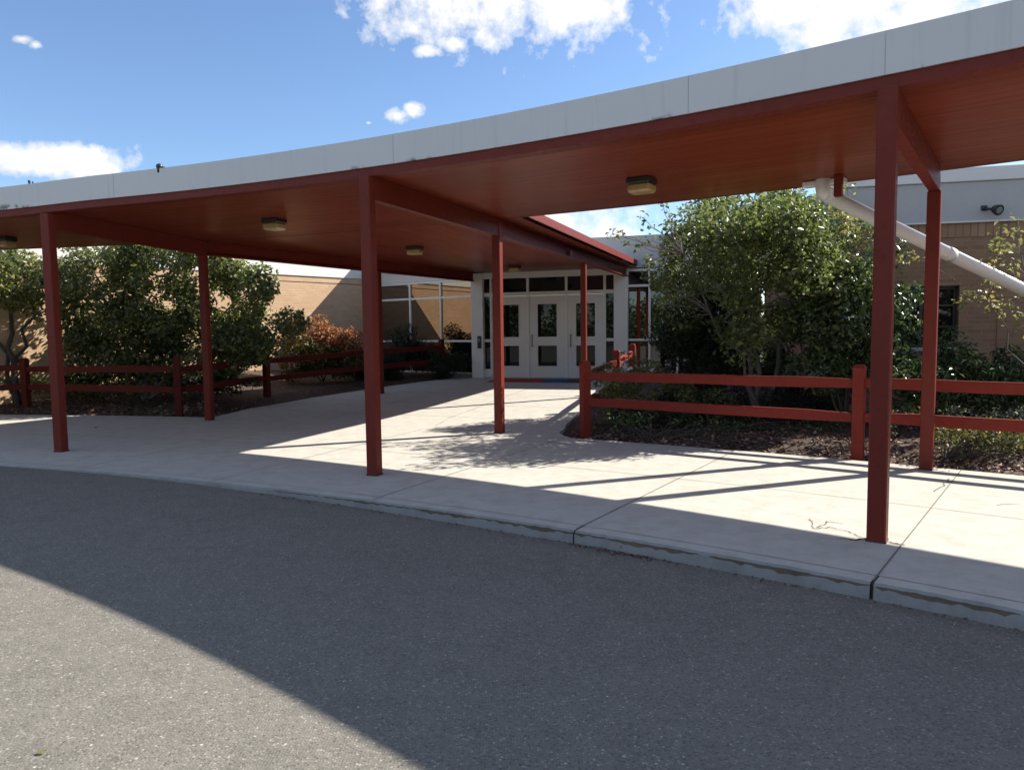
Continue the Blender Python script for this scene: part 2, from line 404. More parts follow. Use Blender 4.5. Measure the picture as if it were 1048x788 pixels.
# ---- kerb
JOINTS = [52.0+4.55*k for k in range(-7, 19)]
TK = sorted(list(np.linspace(15, 140, 1601)) + [t+d for t in JOINTS for d in (-.022, -.0115, .0115, .022)])
def brokenedge(t):
    n = math.sin(t*3.1)*.5+math.sin(t*7.7+1)*.35+math.sin(t*19.3)*.25+math.sin(t*47.1+2)*.22+math.sin(t*91.0)*.16
    return max(0, n+.9)*.014*(1-sstep((t-58)/7))
g = MB()
for j in range(len(TK)-1):
    a, b = TK[j], TK[j+1]; gap = any(abs((a+b)/2-t) < (.0225 if t < 54 else .012) for t in JOINTS) and a < 58
    def prof(t):
        zr = roadz(R_KERB, t)-.06; w = brokenedge(t); lo = .004*math.sin(t*23.7)
        return [pol(R_KERB-.012, t, zr), pol(R_KERB+.002, t, -.022-w+lo), pol(R_KERB+.004+w*.55, t, -.017+lo*.5), pol(R_KERB+.022+w*.7, t, -.003), pol(R_KERB+.17, t, -.003)]
    A, B = prof(a), prof(b)
    if gap:
        off = Vector((math.cos(R_(a)), math.sin(R_(a)), 0))*.03; A = [p+off-Vector((0, 0, .006)) for p in A[:4]]+[A[4]-Vector((0, 0, .006))]; B = [p+off-Vector((0, 0, .006)) for p in B[:4]]+[B[4]-Vector((0, 0, .006))]
    for k in range(4):
        g.poly([A[k], B[k], B[k+1], A[k+1]], 2 if gap else 3 if k == 3 else (1 if k == 1 and brokenedge(a)+brokenedge(b) > .003 else 0))
tag(g.build('kerb', [M['kerb'], M['kerb_break'], M['crack'], M['concrete']]), kind='structure')
# ---- sidewalk (curved walk + walk to the doors), joints and cracks
A_DOOR = Vector((1.24, 19.5, 0)); DD = Vector((.954, -.30, 0)).normalized(); DN = Vector((DD.y, -DD.x, 0))
def dpt(t, z=0.0, n=0.0): return Vector((A_DOOR.x, A_DOOR.y, z)) + DD*t + DN*n
def tpx(px):   # door-wall coordinate seen at photo column px (near eye level)
    k = (px-524)/740*1.003
    return (k*A_DOOR.y - A_DOOR.x)/(DD.x - k*DD.y)
KC = Vector((-4.13, 22.5, 0)); AC = dpt(tpx(490)); GD = (AC-KC).normalized(); GN = Vector((GD.y, -GD.x, 0))
LEFT = [(-5.42, 12.95), (-5.28, 14.35), (-4.45, 16.15), (-3.1, 18.2), (-1.75, 20.05), (-1.15, 20.8)]
RIGHT = [(1.02, 10.35), (.80, 10.75), (.84, 11.4), (1.3, 13.2), (2.0, 16.3), (2.75, 19.2)]
def along(pl, v):
    seg = [math.dist(pl[i], pl[i+1]) for i in range(len(pl)-1)]; d = v*sum(seg)
    for i, s in enumerate(seg):
        if d <= s or i == len(seg)-1:
            f = d/s; return (pl[i][0]+(pl[i+1][0]-pl[i][0])*f, pl[i][1]+(pl[i+1][1]-pl[i][1])*f)
        d -= s
def router(t): return 29.72 + .42*sstep((t-60.4)/12)
TS = np.linspace(15, 140, 251); RS = [25.72, 26.5, 27.5, 28.5, 29.2]
g = MB()
for j in range(len(TS)-1):
    a, b = TS[j], TS[j+1]
    for i in range(len(RS)):
        ra0 = RS[i]; ra1 = RS[i+1] if i+1 < len(RS) else router(a); rb1 = RS[i+1] if i+1 < len(RS) else router(b)
        q = [pol(ra0, a), pol(ra1, a), pol(rb1, b), pol(ra0, b)]
        for p in q: p.z = walkz(p.x, p.y)
        g.poly(q, smooth=True)
    q = [pol(router(a), a), pol(router(a), a, -.12), pol(router(b), b, -.12), pol(router(b), b)]
    q[0].z = walkz(q[0].x, q[0].y); q[3].z = walkz(q[3].x, q[3].y)
    g.poly(q)
NV, NU = 40, 12
def wp(u, v):
    l = along(LEFT, v); r = along(RIGHT, v)
    x, y = l[0]+(r[0]-l[0])*u, l[1]+(r[1]-l[1])*u
    if v < .08:   # first row follows the curved walk's outer edge
        th = math.degrees(math.atan2(y-C0.y, x-C0.x)); p = pol(router(th), th); k = v/.08
        x, y = p.x+(x-p.x)*k, p.y+(y-p.y)*k
    return Vector((x, y, walkz(x, y)))
for j in range(NV):
    for i in range(NU):
        u0, u1, v0, v1 = i/NU, (i+1)/NU, j/NV, (j+1)/NV
        g.poly([wp(u0, v0), wp(u1, v0), wp(u1, v1), wp(u0, v1)], smooth=True)
    for u, fl in ((0, 1), (1, 0)):
        a, b = wp(u, j/NV), wp(u, (j+1)/NV); q = [a, b, b-Vector((0, 0, .12)), a-Vector((0, 0, .12))]
        g.poly(q if fl else q[::-1])
UPZ = Vector((0, 0, .004))
def ribbon(pts, w, mi):
    for i in range(len(pts)-1):
        a, b = pts[i], pts[i+1]; d = (b-a); sd = Vector((-d.y, d.x, 0)).normalized()*w/2
        g.poly([a-sd+UPZ, a+sd+UPZ, b+sd+UPZ, b-sd+UPZ][::-1], mi)
for t in JOINTS:    # radial joints
    ribbon([pol(r, t) for r in np.linspace(25.6, 29.7, 8)], .010 if abs(t-56.5) < .2 or abs(t-52) < .2 else .008, 1)
for r, w in ((27.75, .008),):
    ribbon([pol(r, t) for t in np.linspace(15, 140, 300)], w, 1)
for v in (.16, .34, .52, .70, .86): ribbon([wp(u, v) for u in np.linspace(0, 1, 10)], .01, 1)
for u in (.36, .68): ribbon([wp(u, v) for v in np.linspace(.05, 1, 24)], .008, 1)
def crack(pts, w):
    P = [at_z(x, y, 0) for x, y in pts]; out = []
    for a, b in zip(P[:-1], P[1:]):
        for k in np.linspace(0, 1, 5)[:-1]:
            p = a.lerp(b, k); out.append(p+Vector((random.uniform(-.018, .018), random.uniform(-.018, .018), .001)))
    out.append(P[-1])
    for i in range(len(out)-1): ribbon([out[i], out[i+1]], w*random.uniform(.45, 1.3), 2)
crack([(828, 531), (835, 541), (850, 540), (872, 545), (888, 553)], .008)
crack([(862, 536), (848, 534), (836, 540)], .008); crack([(905, 554), (918, 556), (926, 558)], .014); crack([(871, 553), (886, 551), (892, 554)], .018)
crack([(836, 549), (850, 551), (872, 552)], .007); crack([(956, 503), (968, 495), (972, 490)], .008); crack([(1020, 517), (1044, 516)], .010)
tag(g.build('sidewalk', [M['concrete'], M['joint'], M['crack']]), kind='structure')

# ---- planting bed terrain
WD = Vector((math.cos(R_(228)), math.sin(R_(228)), 0)); WN = Vector((-WD.y, WD.x, 0))   # left wing wall, outward normal to the south-east
def segd(p, a, b):
    ax, ay = a; bx, by = b; dx, dy = bx-ax, by-ay; t = max(0, min(1, ((p[0]-ax)*dx+(p[1]-ay)*dy)/(dx*dx+dy*dy)))
    return math.hypot(p[0]-ax-dx*t, p[1]-ay-dy*t)
WALKPOLY = LEFT + RIGHT[::-1]
def inside(p, P):
    c = False; j = len(P)-1
    for i in range(len(P)):
        if (P[i][1] > p[1]) != (P[j][1] > p[1]) and p[0] < (P[j][0]-P[i][0])*(p[1]-P[i][1])/(P[j][1]-P[i][1])+P[i][0]: c = not c
        j = i
    return c
def bedz(x, y):
    R = math.hypot(x-C0.x, y-C0.y); th = math.degrees(math.atan2(y-C0.y, x-C0.x))
    d1 = R-router(th)
    d = d1 if not inside((x, y), WALKPOLY) else -min([segd((x, y), WALKPOLY[i], WALKPOLY[i+1]) for i in range(len(WALKPOLY)-1)]+[9])
    if d > 0:
        d = min([d]+[segd((x, y), WALKPOLY[i], WALKPOLY[i+1]) for i in range(len(LEFT)-1)]+[segd((x, y), RIGHT[i], RIGHT[i+1]) for i in range(len(RIGHT)-1)])
    base = walkz(x, y)
    if d <= 0: return base-.05+max(d, -.5)*.1
    z = base-.05+.13*sstep(d/.9)
    if x < -3: z += .42*sstep((d-.8)/3.2)*sstep((-x-3)/6)
    return z
g = MB(); xs = np.arange(-19, 19.01, .25); ys = np.arange(2.5, 25, .25); Z = {}
for i, x in enumerate(xs):
    for j, y in enumerate(ys): Z[i, j] = bedz(x, y) + random.uniform(-.012, .012)
for i in range(len(xs)-1):
    for j in range(len(ys)-1):
        if math.hypot(xs[i]-C0.x, ys[j]-C0.y) < 28.6: continue
        g.poly([(xs[i], ys[j], Z[i, j]), (xs[i+1], ys[j], Z[i+1, j]), (xs[i+1], ys[j+1], Z[i+1, j+1]), (xs[i], ys[j+1], Z[i, j+1])], smooth=True)
tag(g.build('planting_bed', M['soil']), kind='structure')

# ------------------------------------------------------------------ walkway canopy
T0, T1 = 33.0, 101.0
can = empty('walkway_canopy', tuple(pol(28, 62.6)), 0, 'long curved red walkway canopy with white fascia arching over the sidewalk', 'canopy')
def dip(t, r): return -.04*sstep((t-71)/4.5) if r < 27 else 0
def arc_sheet(mb, r0, r1, z, down, mi=0, nr=4):
    TT = np.linspace(T0, T1, 137); rr = np.linspace(r0, r1, nr)
    for j in range(len(TT)-1):
        for i in range(nr-1):
            q = [(rr[i], TT[j]), (rr[i+1], TT[j]), (rr[i+1], TT[j+1]), (rr[i], TT[j+1])]
            if down: q = q[::-1]
            mb.poly([pol(a, b, z+(dip(b, r1) if r1 < 27 else 0)) for a, b in q], mi, [(R_(b)*28, a) for a, b in q], smooth=True)
def arc_wall(mb, r, z0, z1, out, mi=0):
    TT = np.linspace(T0, T1, 137)
    for j in range(len(TT)-1):
        a, b = TT[j], TT[j+1]; da, db = dip(a, r), dip(b, r); q = [pol(r, a, z0+da), pol(r, b, z0+db), pol(r, b, z1+db), pol(r, a, z1+da)]
        if out: q = q[::-1]
        mb.poly(q[::-1], mi, smooth=True)
ZS = 3.10
def pbuild(mb, name, mats, parent, label=None):
    return mb.build(name, mats, parent, label)
m = MB(); arc_sheet(m, 26.66, R_EDGE-.02, ZS, True); pbuild(m, 'soffit', M['soffit'], can)
m = MB(); arc_sheet(m, 26.66, R_EDGE-.02, 3.34, False)
for t in (T0, T1):
    q = [pol(26.66, t, ZS), pol(R_EDGE-.02, t, ZS), pol(R_EDGE-.02, t, 3.34), pol(26.66, t, 3.34)]; m.poly(q if t == T1 else q[::-1])
pbuild(m, 'roof', M['roofing'], can)
m = MB()   # front trim: red edge beam
arc_wall(m, 26.52, ZS-.008, 3.18, True); arc_wall(m, 26.66, ZS-.008, 3.18, False)
arc_sheet(m, 26.52, 26.66, ZS-.008, True, nr=2); pbuild(m, 'edge_trim', M['red'], can)
m = MB()   # white fascia, slightly proud of the trim
arc_wall(m, 26.50, 3.18, 3.468, True); arc_wall(m, 26.66, 3.18, 3.468, False); arc_sheet(m, 26.50, 26.66, 3.468, False, nr=2); arc_sheet(m, 26.50, 26.66, 3.18, True, nr=2)
for t in (43.4, 52.4, 55.4, 61.9, 70.6):   # hairline panel seams
    m.box(pol(26.4995, t, 3.324+dip(t, 26)), pol(1, t)-C0, (-math.sin(R_(t)), math.cos(R_(t)), 0), (0, 0, 1), .002, .0016, .142, 1)
def fascia_mat():
    m_, nt, bs = new_mat('white_fascia_metal'); ob = coords(nt); sp = N(nt, 'ShaderNodeSeparateXYZ'); nt.links.new(ob, sp.inputs[0])
    n1 = noise(nt, ob, .7, 5, .6); n2 = noise(nt, ob, 1.7, 6, .7)
    mp = N(nt, 'ShaderNodeMapping'); mp.inputs['Scale'].default_value = (6, 6, .25); nt.links.new(ob, mp.inputs[0]); n3 = noise(nt, mp.outputs[0], 3, 4, .6)
    c = mixc(nt, (.60, .60, .60), (.66, .655, .64), n1.outputs[0])
    c = mixc(nt, c, (.50, .50, .49), ramp(nt, [(.55, (0, 0, 0)), (.8, (.6,)*3)], n3.outputs[0]).outputs[0])
    lo = ramp(nt, [(0, (1, 1, 1)), (.012, (1, 1, 1)), (.05, (0, 0, 0))], None)
    sub = N(nt, 'ShaderNodeMath', operation='SUBTRACT'); nt.links.new(sp.outputs[2], sub.inputs[0]); sub.inputs[1].default_value = 3.17; nt.links.new(sub.outputs[0], lo.inputs[0])
    ml = N(nt, 'ShaderNodeMath', operation='MULTIPLY'); nt.links.new(lo.outputs[0], ml.inputs[0]); nt.links.new(ramp(nt, [(.58, (0, 0, 0)), (.64, (1, 1, 1))], n2.outputs[0]).outputs[0], ml.inputs[1])
    c = mixc(nt, c, (.16, .15, .135), ml.outputs[0])
    nt.links.new(c, bs.inputs['Base Color']); bs.inputs['Roughness'].default_value = .45; bs.inputs['Specular IOR Level'].default_value = .3
    bump(nt, bs, n1.outputs[0], .25, .02); return m_
pbuild(m, 'fascia', [fascia_mat(), paint('seam_grey', (.40, .40, .41), .6, .1)], can)
m = MB(); arc_wall(m, R_EDGE, ZS-.003, 3.35, False); arc_wall(m, R_EDGE-.02, ZS-.003, 3.35, True); arc_sheet(m, R_EDGE-.02, R_EDGE, 3.35, False, nr=2); arc_sheet(m, R_EDGE-.02, R_EDGE, ZS-.003, True, nr=2)
pbuild(m, 'edge_trim', M['red'], can)
POSTS = [(-5.89, 9.35, -5.30, 12.59), (-1.46, 7.54, -.19, 10.57), (2.55, 4.98, 4.33, 7.49)]
for th in (42.05, 83.3, 93.6):
    a, b = pol(R_F, th), pol(R_B, th+.3); POSTS.append((a.x, a.y, b.x, b.y))
postbase = paint('rusted_post_foot', (.075, .03, .022), .8, .3)
def post(x, y, z0, z1, ang, par, h=.061):
    m = MB(); m.zbox(x, y, z0+.0, z1, ang, h, h, 0, .008); m.zbox(x, y, z0-.02, z0+.012, ang, h+.004, h+.004, 1, .002)
    return m.build('post', [M['red'], postbase], par)
for pi, (x0, y0, x1, y1) in enumerate(POSTS):
    ang = math.atan2(y1-y0, x1-x0)
    post(x0, y0, walkz(x0, y0), ZS-.010-(.04 if pi in (0, 4, 5) else 0), ang, can); post(x1, y1, walkz(x1, y1), ZS-.008 if pi < 2 else 2.86, ang, can)
    u = Vector((math.cos(ang), math.sin(ang), 0))
    a = Vector((x0, y0, 2.98))+u*.062; b = Vector((x1, y1, 2.98))+u*.06
    m = MB(); sd = u.cross(Vector((0, 0, 1))); w = .048
    # beam with slanted outer end
    za, zb = 2.86, ZS-.003
    A = [a+sd*s*w for s in (-1, 1)]
    prof = [(0, za), ((b-a).length, za), ((b-a).length, za+.03), ((b-a).length-.10, zb), (0, zb)]
    for s in (-1, 1):
        q = [Vector((a.x, a.y, 0))+u*d+sd*s*w+Vector((0, 0, z)) for d, z in prof]; m.poly(q if s > 0 else q[::-1])
    for k in range(5):
        (d0, z0), (d1, z1) = prof[k], prof[(k+1) % 5]
        q = [Vector((a.x, a.y, 0))+u*d+sd*s*w+Vector((0, 0, z)) for d, z, s in ((d0, z0, -1), (d1, z1, -1), (d1, z1, 1), (d0, z0, 1))]
        m.poly(q)
    m.build('beam', M['red'], can)
m = MB(); p = pol(29.3, 54.25); m.zbox(p.x, p.y, 2.87, ZS-.002, R_(53), .04, .04, 0, .006); m.build('drain_stub', M['red'], can)

# ------------------------------------------------------------------ entrance canopy (branch to the doors)
ent = empty('entrance_canopy', (0, 15, .1), 0, 'straight red canopy running from the curved walkway back to the entrance doors', 'canopy')
RB0, RB1 = Vector((-.19, 10.57, 0)), Vector((3.0, 18.93, 0))
LB0, LB1 = Vector((-5.30, 12.59, 0)), Vector((-1.05, 20.12, 0))
ru = (RB1-RB0).normalized(); rn = Vector((ru.y, -ru.x, 0)); lu = (LB1-LB0).normalized(); ln = Vector((-lu.y, lu.x, 0))
# outline, clockwise: starts on the main canopy's rear edge, follows it
edgeR0 = RB0 + rn*.34 - ru*.3; edgeR1 = dpt(tpx(651), 0, .02)
edgeL0 = LB0 + ln*.28 - lu*.2; edgeL1 = LB1 + ln*.28
def polar_of(p): return math.degrees(math.atan2(p.y-C0.y, p.x-C0.x))
tr, tl = polar_of(edgeR0), polar_of(edgeL0)
arc = [pol(R_EDGE+.003, t) for t in np.linspace(tr, tl, 14)]
outl = arc + [edgeL1] + [edgeR1]
out0 = outl
m = MB(); qs = [Vector((p.x, p.y, ZS-.001)) for p in out0]
m.poly(qs[::-1][::-1] if False else qs, 0, [((p-RB0).dot(ru), (p-RB0).dot(rn)) for p in out0]); o = m.build('soffit', M['soffit'], ent)
if o.data.polygons[0].normal.z > 0: o.data.flip_normals()
m = MB(); m.poly([Vector((p.x, p.y, 3.27)) for p in out0]); o = m.build('roof', M['roofing'], ent)
if o.data.polygons[0].normal.z < 0: o.data.flip_normals()
m = MB()
e0 = arc[0]; a, b = Vector((e0.x, e0.y, 3.205)), Vector((edgeR1.x, edgeR1.y, 3.205))
m.bar(a+rn*.018, b+rn*.018, .03, .135, 0, .004)
e1 = arc[-1]; a, b = Vector((e1.x, e1.y, 3.19)), Vector((edgeL1.x, edgeL1.y, 3.19)); m.bar(a+ln*.018, b+ln*.018, .03, .19, 0, .004)
m.build('edge_trim', M['red'], ent)
for (b0, b1, uu) in ((RB0, RB1, ru), (LB0, LB1, lu)):
    m = MB(); a = b0+uu*.075; sd = uu.cross(Vector((0, 0, 1)))
    for zc, hw, hh in ((2.873, .062, .013), (2.98, .012, .094), (3.086, .062, .012)):
        m.box(((a+b1)/2).to_tuple()[:2]+(zc,), uu, sd, (0, 0, 1), (b1-a).length/2, hw, hh, 0, .003)
    m.build('beam', M['red'], ent)
for (x, y, uu) in ((1.50, 15.0, ru), (-3.02, 16.62, lu)):
    post(x, y, walkz(x, y), 2.86, math.atan2(uu.y, uu.x), ent, .055)
# little splice plate on the right beam
m = MB(); p = RB0 + ru*3.6; m.box((p.x+rn.x*.07, p.y+rn.y*.07, 2.95), ru, rn, (0, 0, 1), .09, .01, .06, 0, .003); m.build('splice_plate', M['red'], ent)

# ------------------------------------------------------------------ ceiling lights
def ceiling_light(x, y, ang, label, s=.88):
    t = empty('ceiling_light', (x, y, ZS), 0, label, 'ceiling light', 'box lights on the canopy ceiling')
    m = MB(); m.zbox(x, y, ZS-.062, ZS-.002, ang, .135*s, .15*s, 0, .008); m.build('housing', M['metal_dark'], t)
    m = MB(); m.zbox(x, y, ZS-.155, ZS-.062, ang, .125*s, .145*s, 0, .03); m.build('lens', M['lens'], t)
for (R, th, lab) in ((28.2, 57.75, 'box light under the canopy between the middle and right front posts'),
                     (28.25, 68.55, 'box light under the canopy between the left and middle front posts'),
                     (28.35, 78.85, 'box light under the canopy cut by the left picture edge')):
    p = pol(R, th); ceiling_light(p.x, p.y, R_(th), lab)
ceiling_light(-1.80, 13.75, math.atan2(ru.y, ru.x), 'box light under the entrance canopy beside the middle front post')
ceiling_light(.10, 18.0, math.atan2(ru.y, ru.x), 'box light under the entrance canopy just before the doors')

# ------------------------------------------------------------------ white drain pipe, roof knobs
dp = empty('drain_pipe', tuple(at_z(832, 205, 2.9)), 0, 'thick white pipe slanting down from the canopy edge across the brick wall', 'pipe')
P0 = Vector((3.42, 8.02, 0)); a0 = P0+Vector((0, 0, 3.30)); a1 = P0+Vector((0, 0, 3.0)); e = at_D(1048, 297, 9.1); dirp = (e-(P0+Vector((0, 0, 2.95)))).normalized()
st = P0+Vector((0, 0, 2.95))+dirp*.03
_rc = Vector((7.93, 11.2, 0)); _rn = Vector((-.27, -1.17, 0)).normalized()      # runs down into the right wing's wall
plen = min((_rc-st).dot(_rn)/dirp.dot(_rn), (0.02-st.z)/dirp.z)
m = MB(); m.tube([st, st+dirp*plen], .076, 20)
for k in (1.9, 3.9): m.tube([st+dirp*k, st+dirp*(k+.11)], .083, 20)
m.build('pipe', M['pipe'], dp)
m = MB(); m.tube([a0, a1, P0+Vector((0, 0, 2.975)), st+dirp*.07], [.08, .08, .082, .08], 20); m.build('elbow', M['pipe'], dp)
m = MB(); m.zbox(P0.x+.02, P0.y+.02, 3.035, 3.095, R_(53), .06, .22, 0, .01); m.build('bracket_plate', M['pipe'], dp)
def knob(px, py, label, s):
    p = at_D(px, py, 1); d = p-Vector((0, 0, EYE))
    # on the fascia's top edge
    lo, hi = 1, 40
    for _ in range(50):
        mid = (lo+hi)/2; q = d*mid
        if math.hypot(q.x-C0.x, q.y-C0.y) < 26.52: lo = mid
        else: hi = mid
    q = d*lo; t = empty('roof_strainer', (q.x, q.y, 3.47), 0, label, 'roof fitting')
    m = MB(); m.tube([(q.x, q.y, 3.42), (q.x, q.y, 3.46), (q.x, q.y, 3.472+s*.3), (q.x, q.y, 3.472+s*.75), (q.x, q.y, 3.472+s)], [s*.5, s*.5, s*.75, s*.6, s*.2], 10); m.build('dome', M['metal_dark'], t)
    m = MB(); m.zbox(q.x+.05, q.y-.01, 3.43, 3.465+s*.4, .4, s*.35, s*.3, 0, .004); m.build('clip', M['metal_dark'], t)
knob(163, 168, 'small dark dome fitting standing on the white roof edge left of centre', .055)
knob(30, 187, 'tiny dark fitting on the white roof edge near the left picture border', .025)

# ------------------------------------------------------------------ school building
bld = empty('school_building', (1.2, 22, 0), 0, 'low tan brick school building with white framed glass entrance and pale parapet', 'building')
ZB, ZTOP = 3.11, 3.92
def wallbox(mb, A, u, n, t0, t1, z0, z1, n0, n1, mi=0, bev=0):
    c = Vector((A.x, A.y, 0)) + u*(t0+t1)/2 + n*(n0+n1)/2; c.z = (z0+z1)/2
    mb.box(c, u, n, (0, 0, 1), abs(t1-t0)/2, abs(n1-n0)/2, (z1-z0)/2, mi, bev)
# left wing
m = MB(); wallbox(m, KC, WD, WN, -.2, 17, -.3, 2.92, -.3, 0, 0); wallbox(m, KC, WD, WN, -.2, 17, 2.945, ZB, -.3, .004, 0)
wallbox(m, KC, WD, WN, -.2, 17, 2.92, 2.945, -.3, -.012, 1)
m.build('brick_wall', [M['brick_sunlit'], M['joint']], bld, 'sunlit tan brick wall of the left wing')
m = MB(); wallbox(m, KC, WD, WN, -.2, 17, ZB, ZTOP, -.3, .03, 0); wallbox(m, KC, WD, WN, -.2, 17, ZTOP, ZTOP+.06, -.34, .07, 0); m.build('parapet', M['parapet_white'], bld)
# right wing
RC = Vector((7.93, 11.2, 0)); RD = Vector((-1.17, .27, 0)).normalized(); RN = Vector((-RD.y, RD.x, 0))
if RN.y > 0: RN = -RN
tL = 2.68; tw0, tw1 = .92, 1.95   # wall end, window span (left of RC)
m = MB()
def seg(t0, t1, z0, z1): wallbox(m, RC, RD, RN, t0, t1, z0, z1, -.3, 0, 0)
seg(-9, tw0, -.3, 2.86); seg(tw1, tL, -.3, 2.86); seg(tw0, tw1, -.3, 1.15); seg(tw0, tw1, 2.12, 2.86)
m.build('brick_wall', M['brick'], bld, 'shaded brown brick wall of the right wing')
m = MB(); wallbox(m, RC, RD, RN, -9, tL, 2.865, ZB-.01, -.3, .006, 0); wallbox(m, RC, RD, RN, .30, .38, .2, ZB-.01, -.01, .012, 1)
m.build('soldier_course', [M['soldier'], M['brick']], bld)
m = MB(); wallbox(m, RC, RD, RN, -9, tL, ZB-.004, 3.70, -.3, .03, 0); m.build('parapet', M['stucco'], bld)
m = MB(); wallbox(m, RC, RD, RN, -9, tL+.03, 3.704, ZTOP, -.36, .07, 0, .01); wallbox(m, RC, RD, RN, -9, tL, ZB-.03, ZB-.006, -.2, .06, 0); m.build('coping', M['white'], bld)
# window of the right wing
w = MB(); wallbox(w, RC, RD, RN, tw0, tw1, 1.15, 2.12, -.16, -.15); wo = w.build('window', M['doorglass'], bld)
w = MB()
for z0, z1 in ((1.15, 1.2), (1.80, 1.83), (2.07, 2.12), (1.47, 1.49)): wallbox(w, RC, RD, RN, tw0, tw1, z0, z1, -.15, -.10)
for t in (tw0+.025, (tw0+tw1)/2, tw1-.025): wallbox(w, RC, RD, RN, t-.025, t+.025, 1.15, 2.12, -.15, -.097)
w.build('frame', M['metal_dark'], wo)
w = MB(); wallbox(w, RC, RD, RN, tw0-.05, tw1+.05, 1.09, 1.148, -.15, .05, 0, .01); w.build('sill', M['stucco'], wo)
# return wall of the right wing back to the entrance
RE = RC + RD*tL; GE = dpt(5.3)
u2 = (GE-RE).normalized(); n2 = Vector((-u2.y, u2.x, 0)); n2 = n2 if n2.x < 0 else -n2
L2 = (GE-RE).length
m = MB(); wallbox(m, RE, u2, n2, .02, L2+.3, -.3, ZB-.012, -.3, 0); m.build('brick_wall', M['brick'], bld)
m = MB(); wallbox(m, RE, u2, n2, .06, L2+.3, ZB-.008, ZTOP-.03, -.3, .02); m.build('parapet', M['stucco'], bld)
# entrance glazing, left
ZF = .2
def zpx(y, D=19.6): return EYE + (338.2-y)/740*D
GL = (AC-KC).length-.18
pan = MB(); fr = MB()
m = MB(); wallbox(m, KC, GD, GN, 0, GL, ZF-.25, ZF+.10, -.2, .0); m.build('plinth', M['kerb'], bld)
zs = [ZF+.10, 1.22, 2.47, 2.93]      # rails: bottom, mid, transom, head
ts = [.04, GL*.36, GL*.68, GL]
for i in range(3):
    for k in range(3):
        w = MB(); wallbox(w, KC, GD, GN, ts[i]+.001, ts[i+1]-.001, zs[k]+.001, zs[k+1]-.001, -.06, -.05); w.build('window_pane', M['glass'], bld)
for z in zs: wallbox(fr, KC, GD, GN, 0, GL, z-.03, z+.03, -.08, -.012)
for t in ts[:-1]: wallbox(fr, KC, GD, GN, t-.028, t+.028, zs[0], zs[-1], -.08, -.008)
fr.build('window_frame', M['white_frame'], bld)
m = MB(); wallbox(m, KC, GD, GN, -.2, GL+.3, 2.965, 3.40, -.3, 0); wallbox(m, KC, GD, GN, .2, GL+.3, 3.41, ZTOP, -.3, .40); m.build('parapet', M['parapet_white'], bld)
# door wall
def dbox(mb, t0, t1, z0, z1, n0, n1, mi=0, bev=0): wallbox(mb, A_DOOR, DD, DN, t0, t1, z0, z1, n0, n1, mi, bev)
tc0, tc1 = tpx(484.5), tpx(496.5); dL = [tpx(503.5), tpx(541), tpx(580), tpx(619)]; ts0, ts1 = tpx(619.5), tpx(629); tR0, tR1 = tpx(628.7), tpx(643)
m = MB(); dbox(m, tc0, tc1, ZF-.05, 3.08, -.2, .10, 0, .012); m.build('column', M['white_frame'], bld)
m = MB(); dbox(m, tR0, tR1, ZF-.05, 3.08, -.2, .10, 0, .012); m.build('column', M['white_frame'], bld)
ZD, ZT0, ZT1 = ZF+2.24, ZF+2.34, ZF+2.72
fr = MB()
dbox(fr, tc1, tR0, ZD, ZT0, -.1, .0); dbox(fr, tc1, tR0, ZT1, 3.08, -.1, .0)
for t in dL[:]: dbox(fr, t-.03, t+.03, ZF, ZD, -.1, .003)
for t in (dL[1], dL[2], dL[3]): dbox(fr, t-.035, t+.035, ZT0, ZT1, -.1, .003)
dbox(fr, dL[0]-.03, dL[0]+.03, ZT0, ZT1, -.1, .003)
for t0, t1 in ((tc1, dL[0]-.03), (dL[3]+.03, tR0)):
    dbox(fr, t0, t1, ZF, ZF+.24, -.1, -.002); dbox(fr, t0, t1, ZF+.99, ZF+1.07, -.1, -.002)
fr.build('entrance_frame', M['white_frame'], bld)
for t0, t1 in ((tc1, dL[0]-.03), (dL[3]+.03, tR0)):
    for z0, z1 in ((ZF+.24, ZF+.99), (ZF+1.07, ZD)):
        w = MB(); dbox(w, t0, t1, z0, z1, -.06, -.05); w.build('sidelight', M['doorglass'], bld)
tt = [tc1]+[dL[0]-.03, dL[0]+.03, dL[1]-.035, dL[1]+.035, dL[2]-.035, dL[2]+.035, dL[3]-.035, dL[3]+.035, tR0]
for k in range(0, len(tt), 2):
    w = MB(); dbox(w, tt[k], tt[k+1], ZT0, ZT1, -.06, -.05); w.build('transom_pane', M['doorglass'], bld)
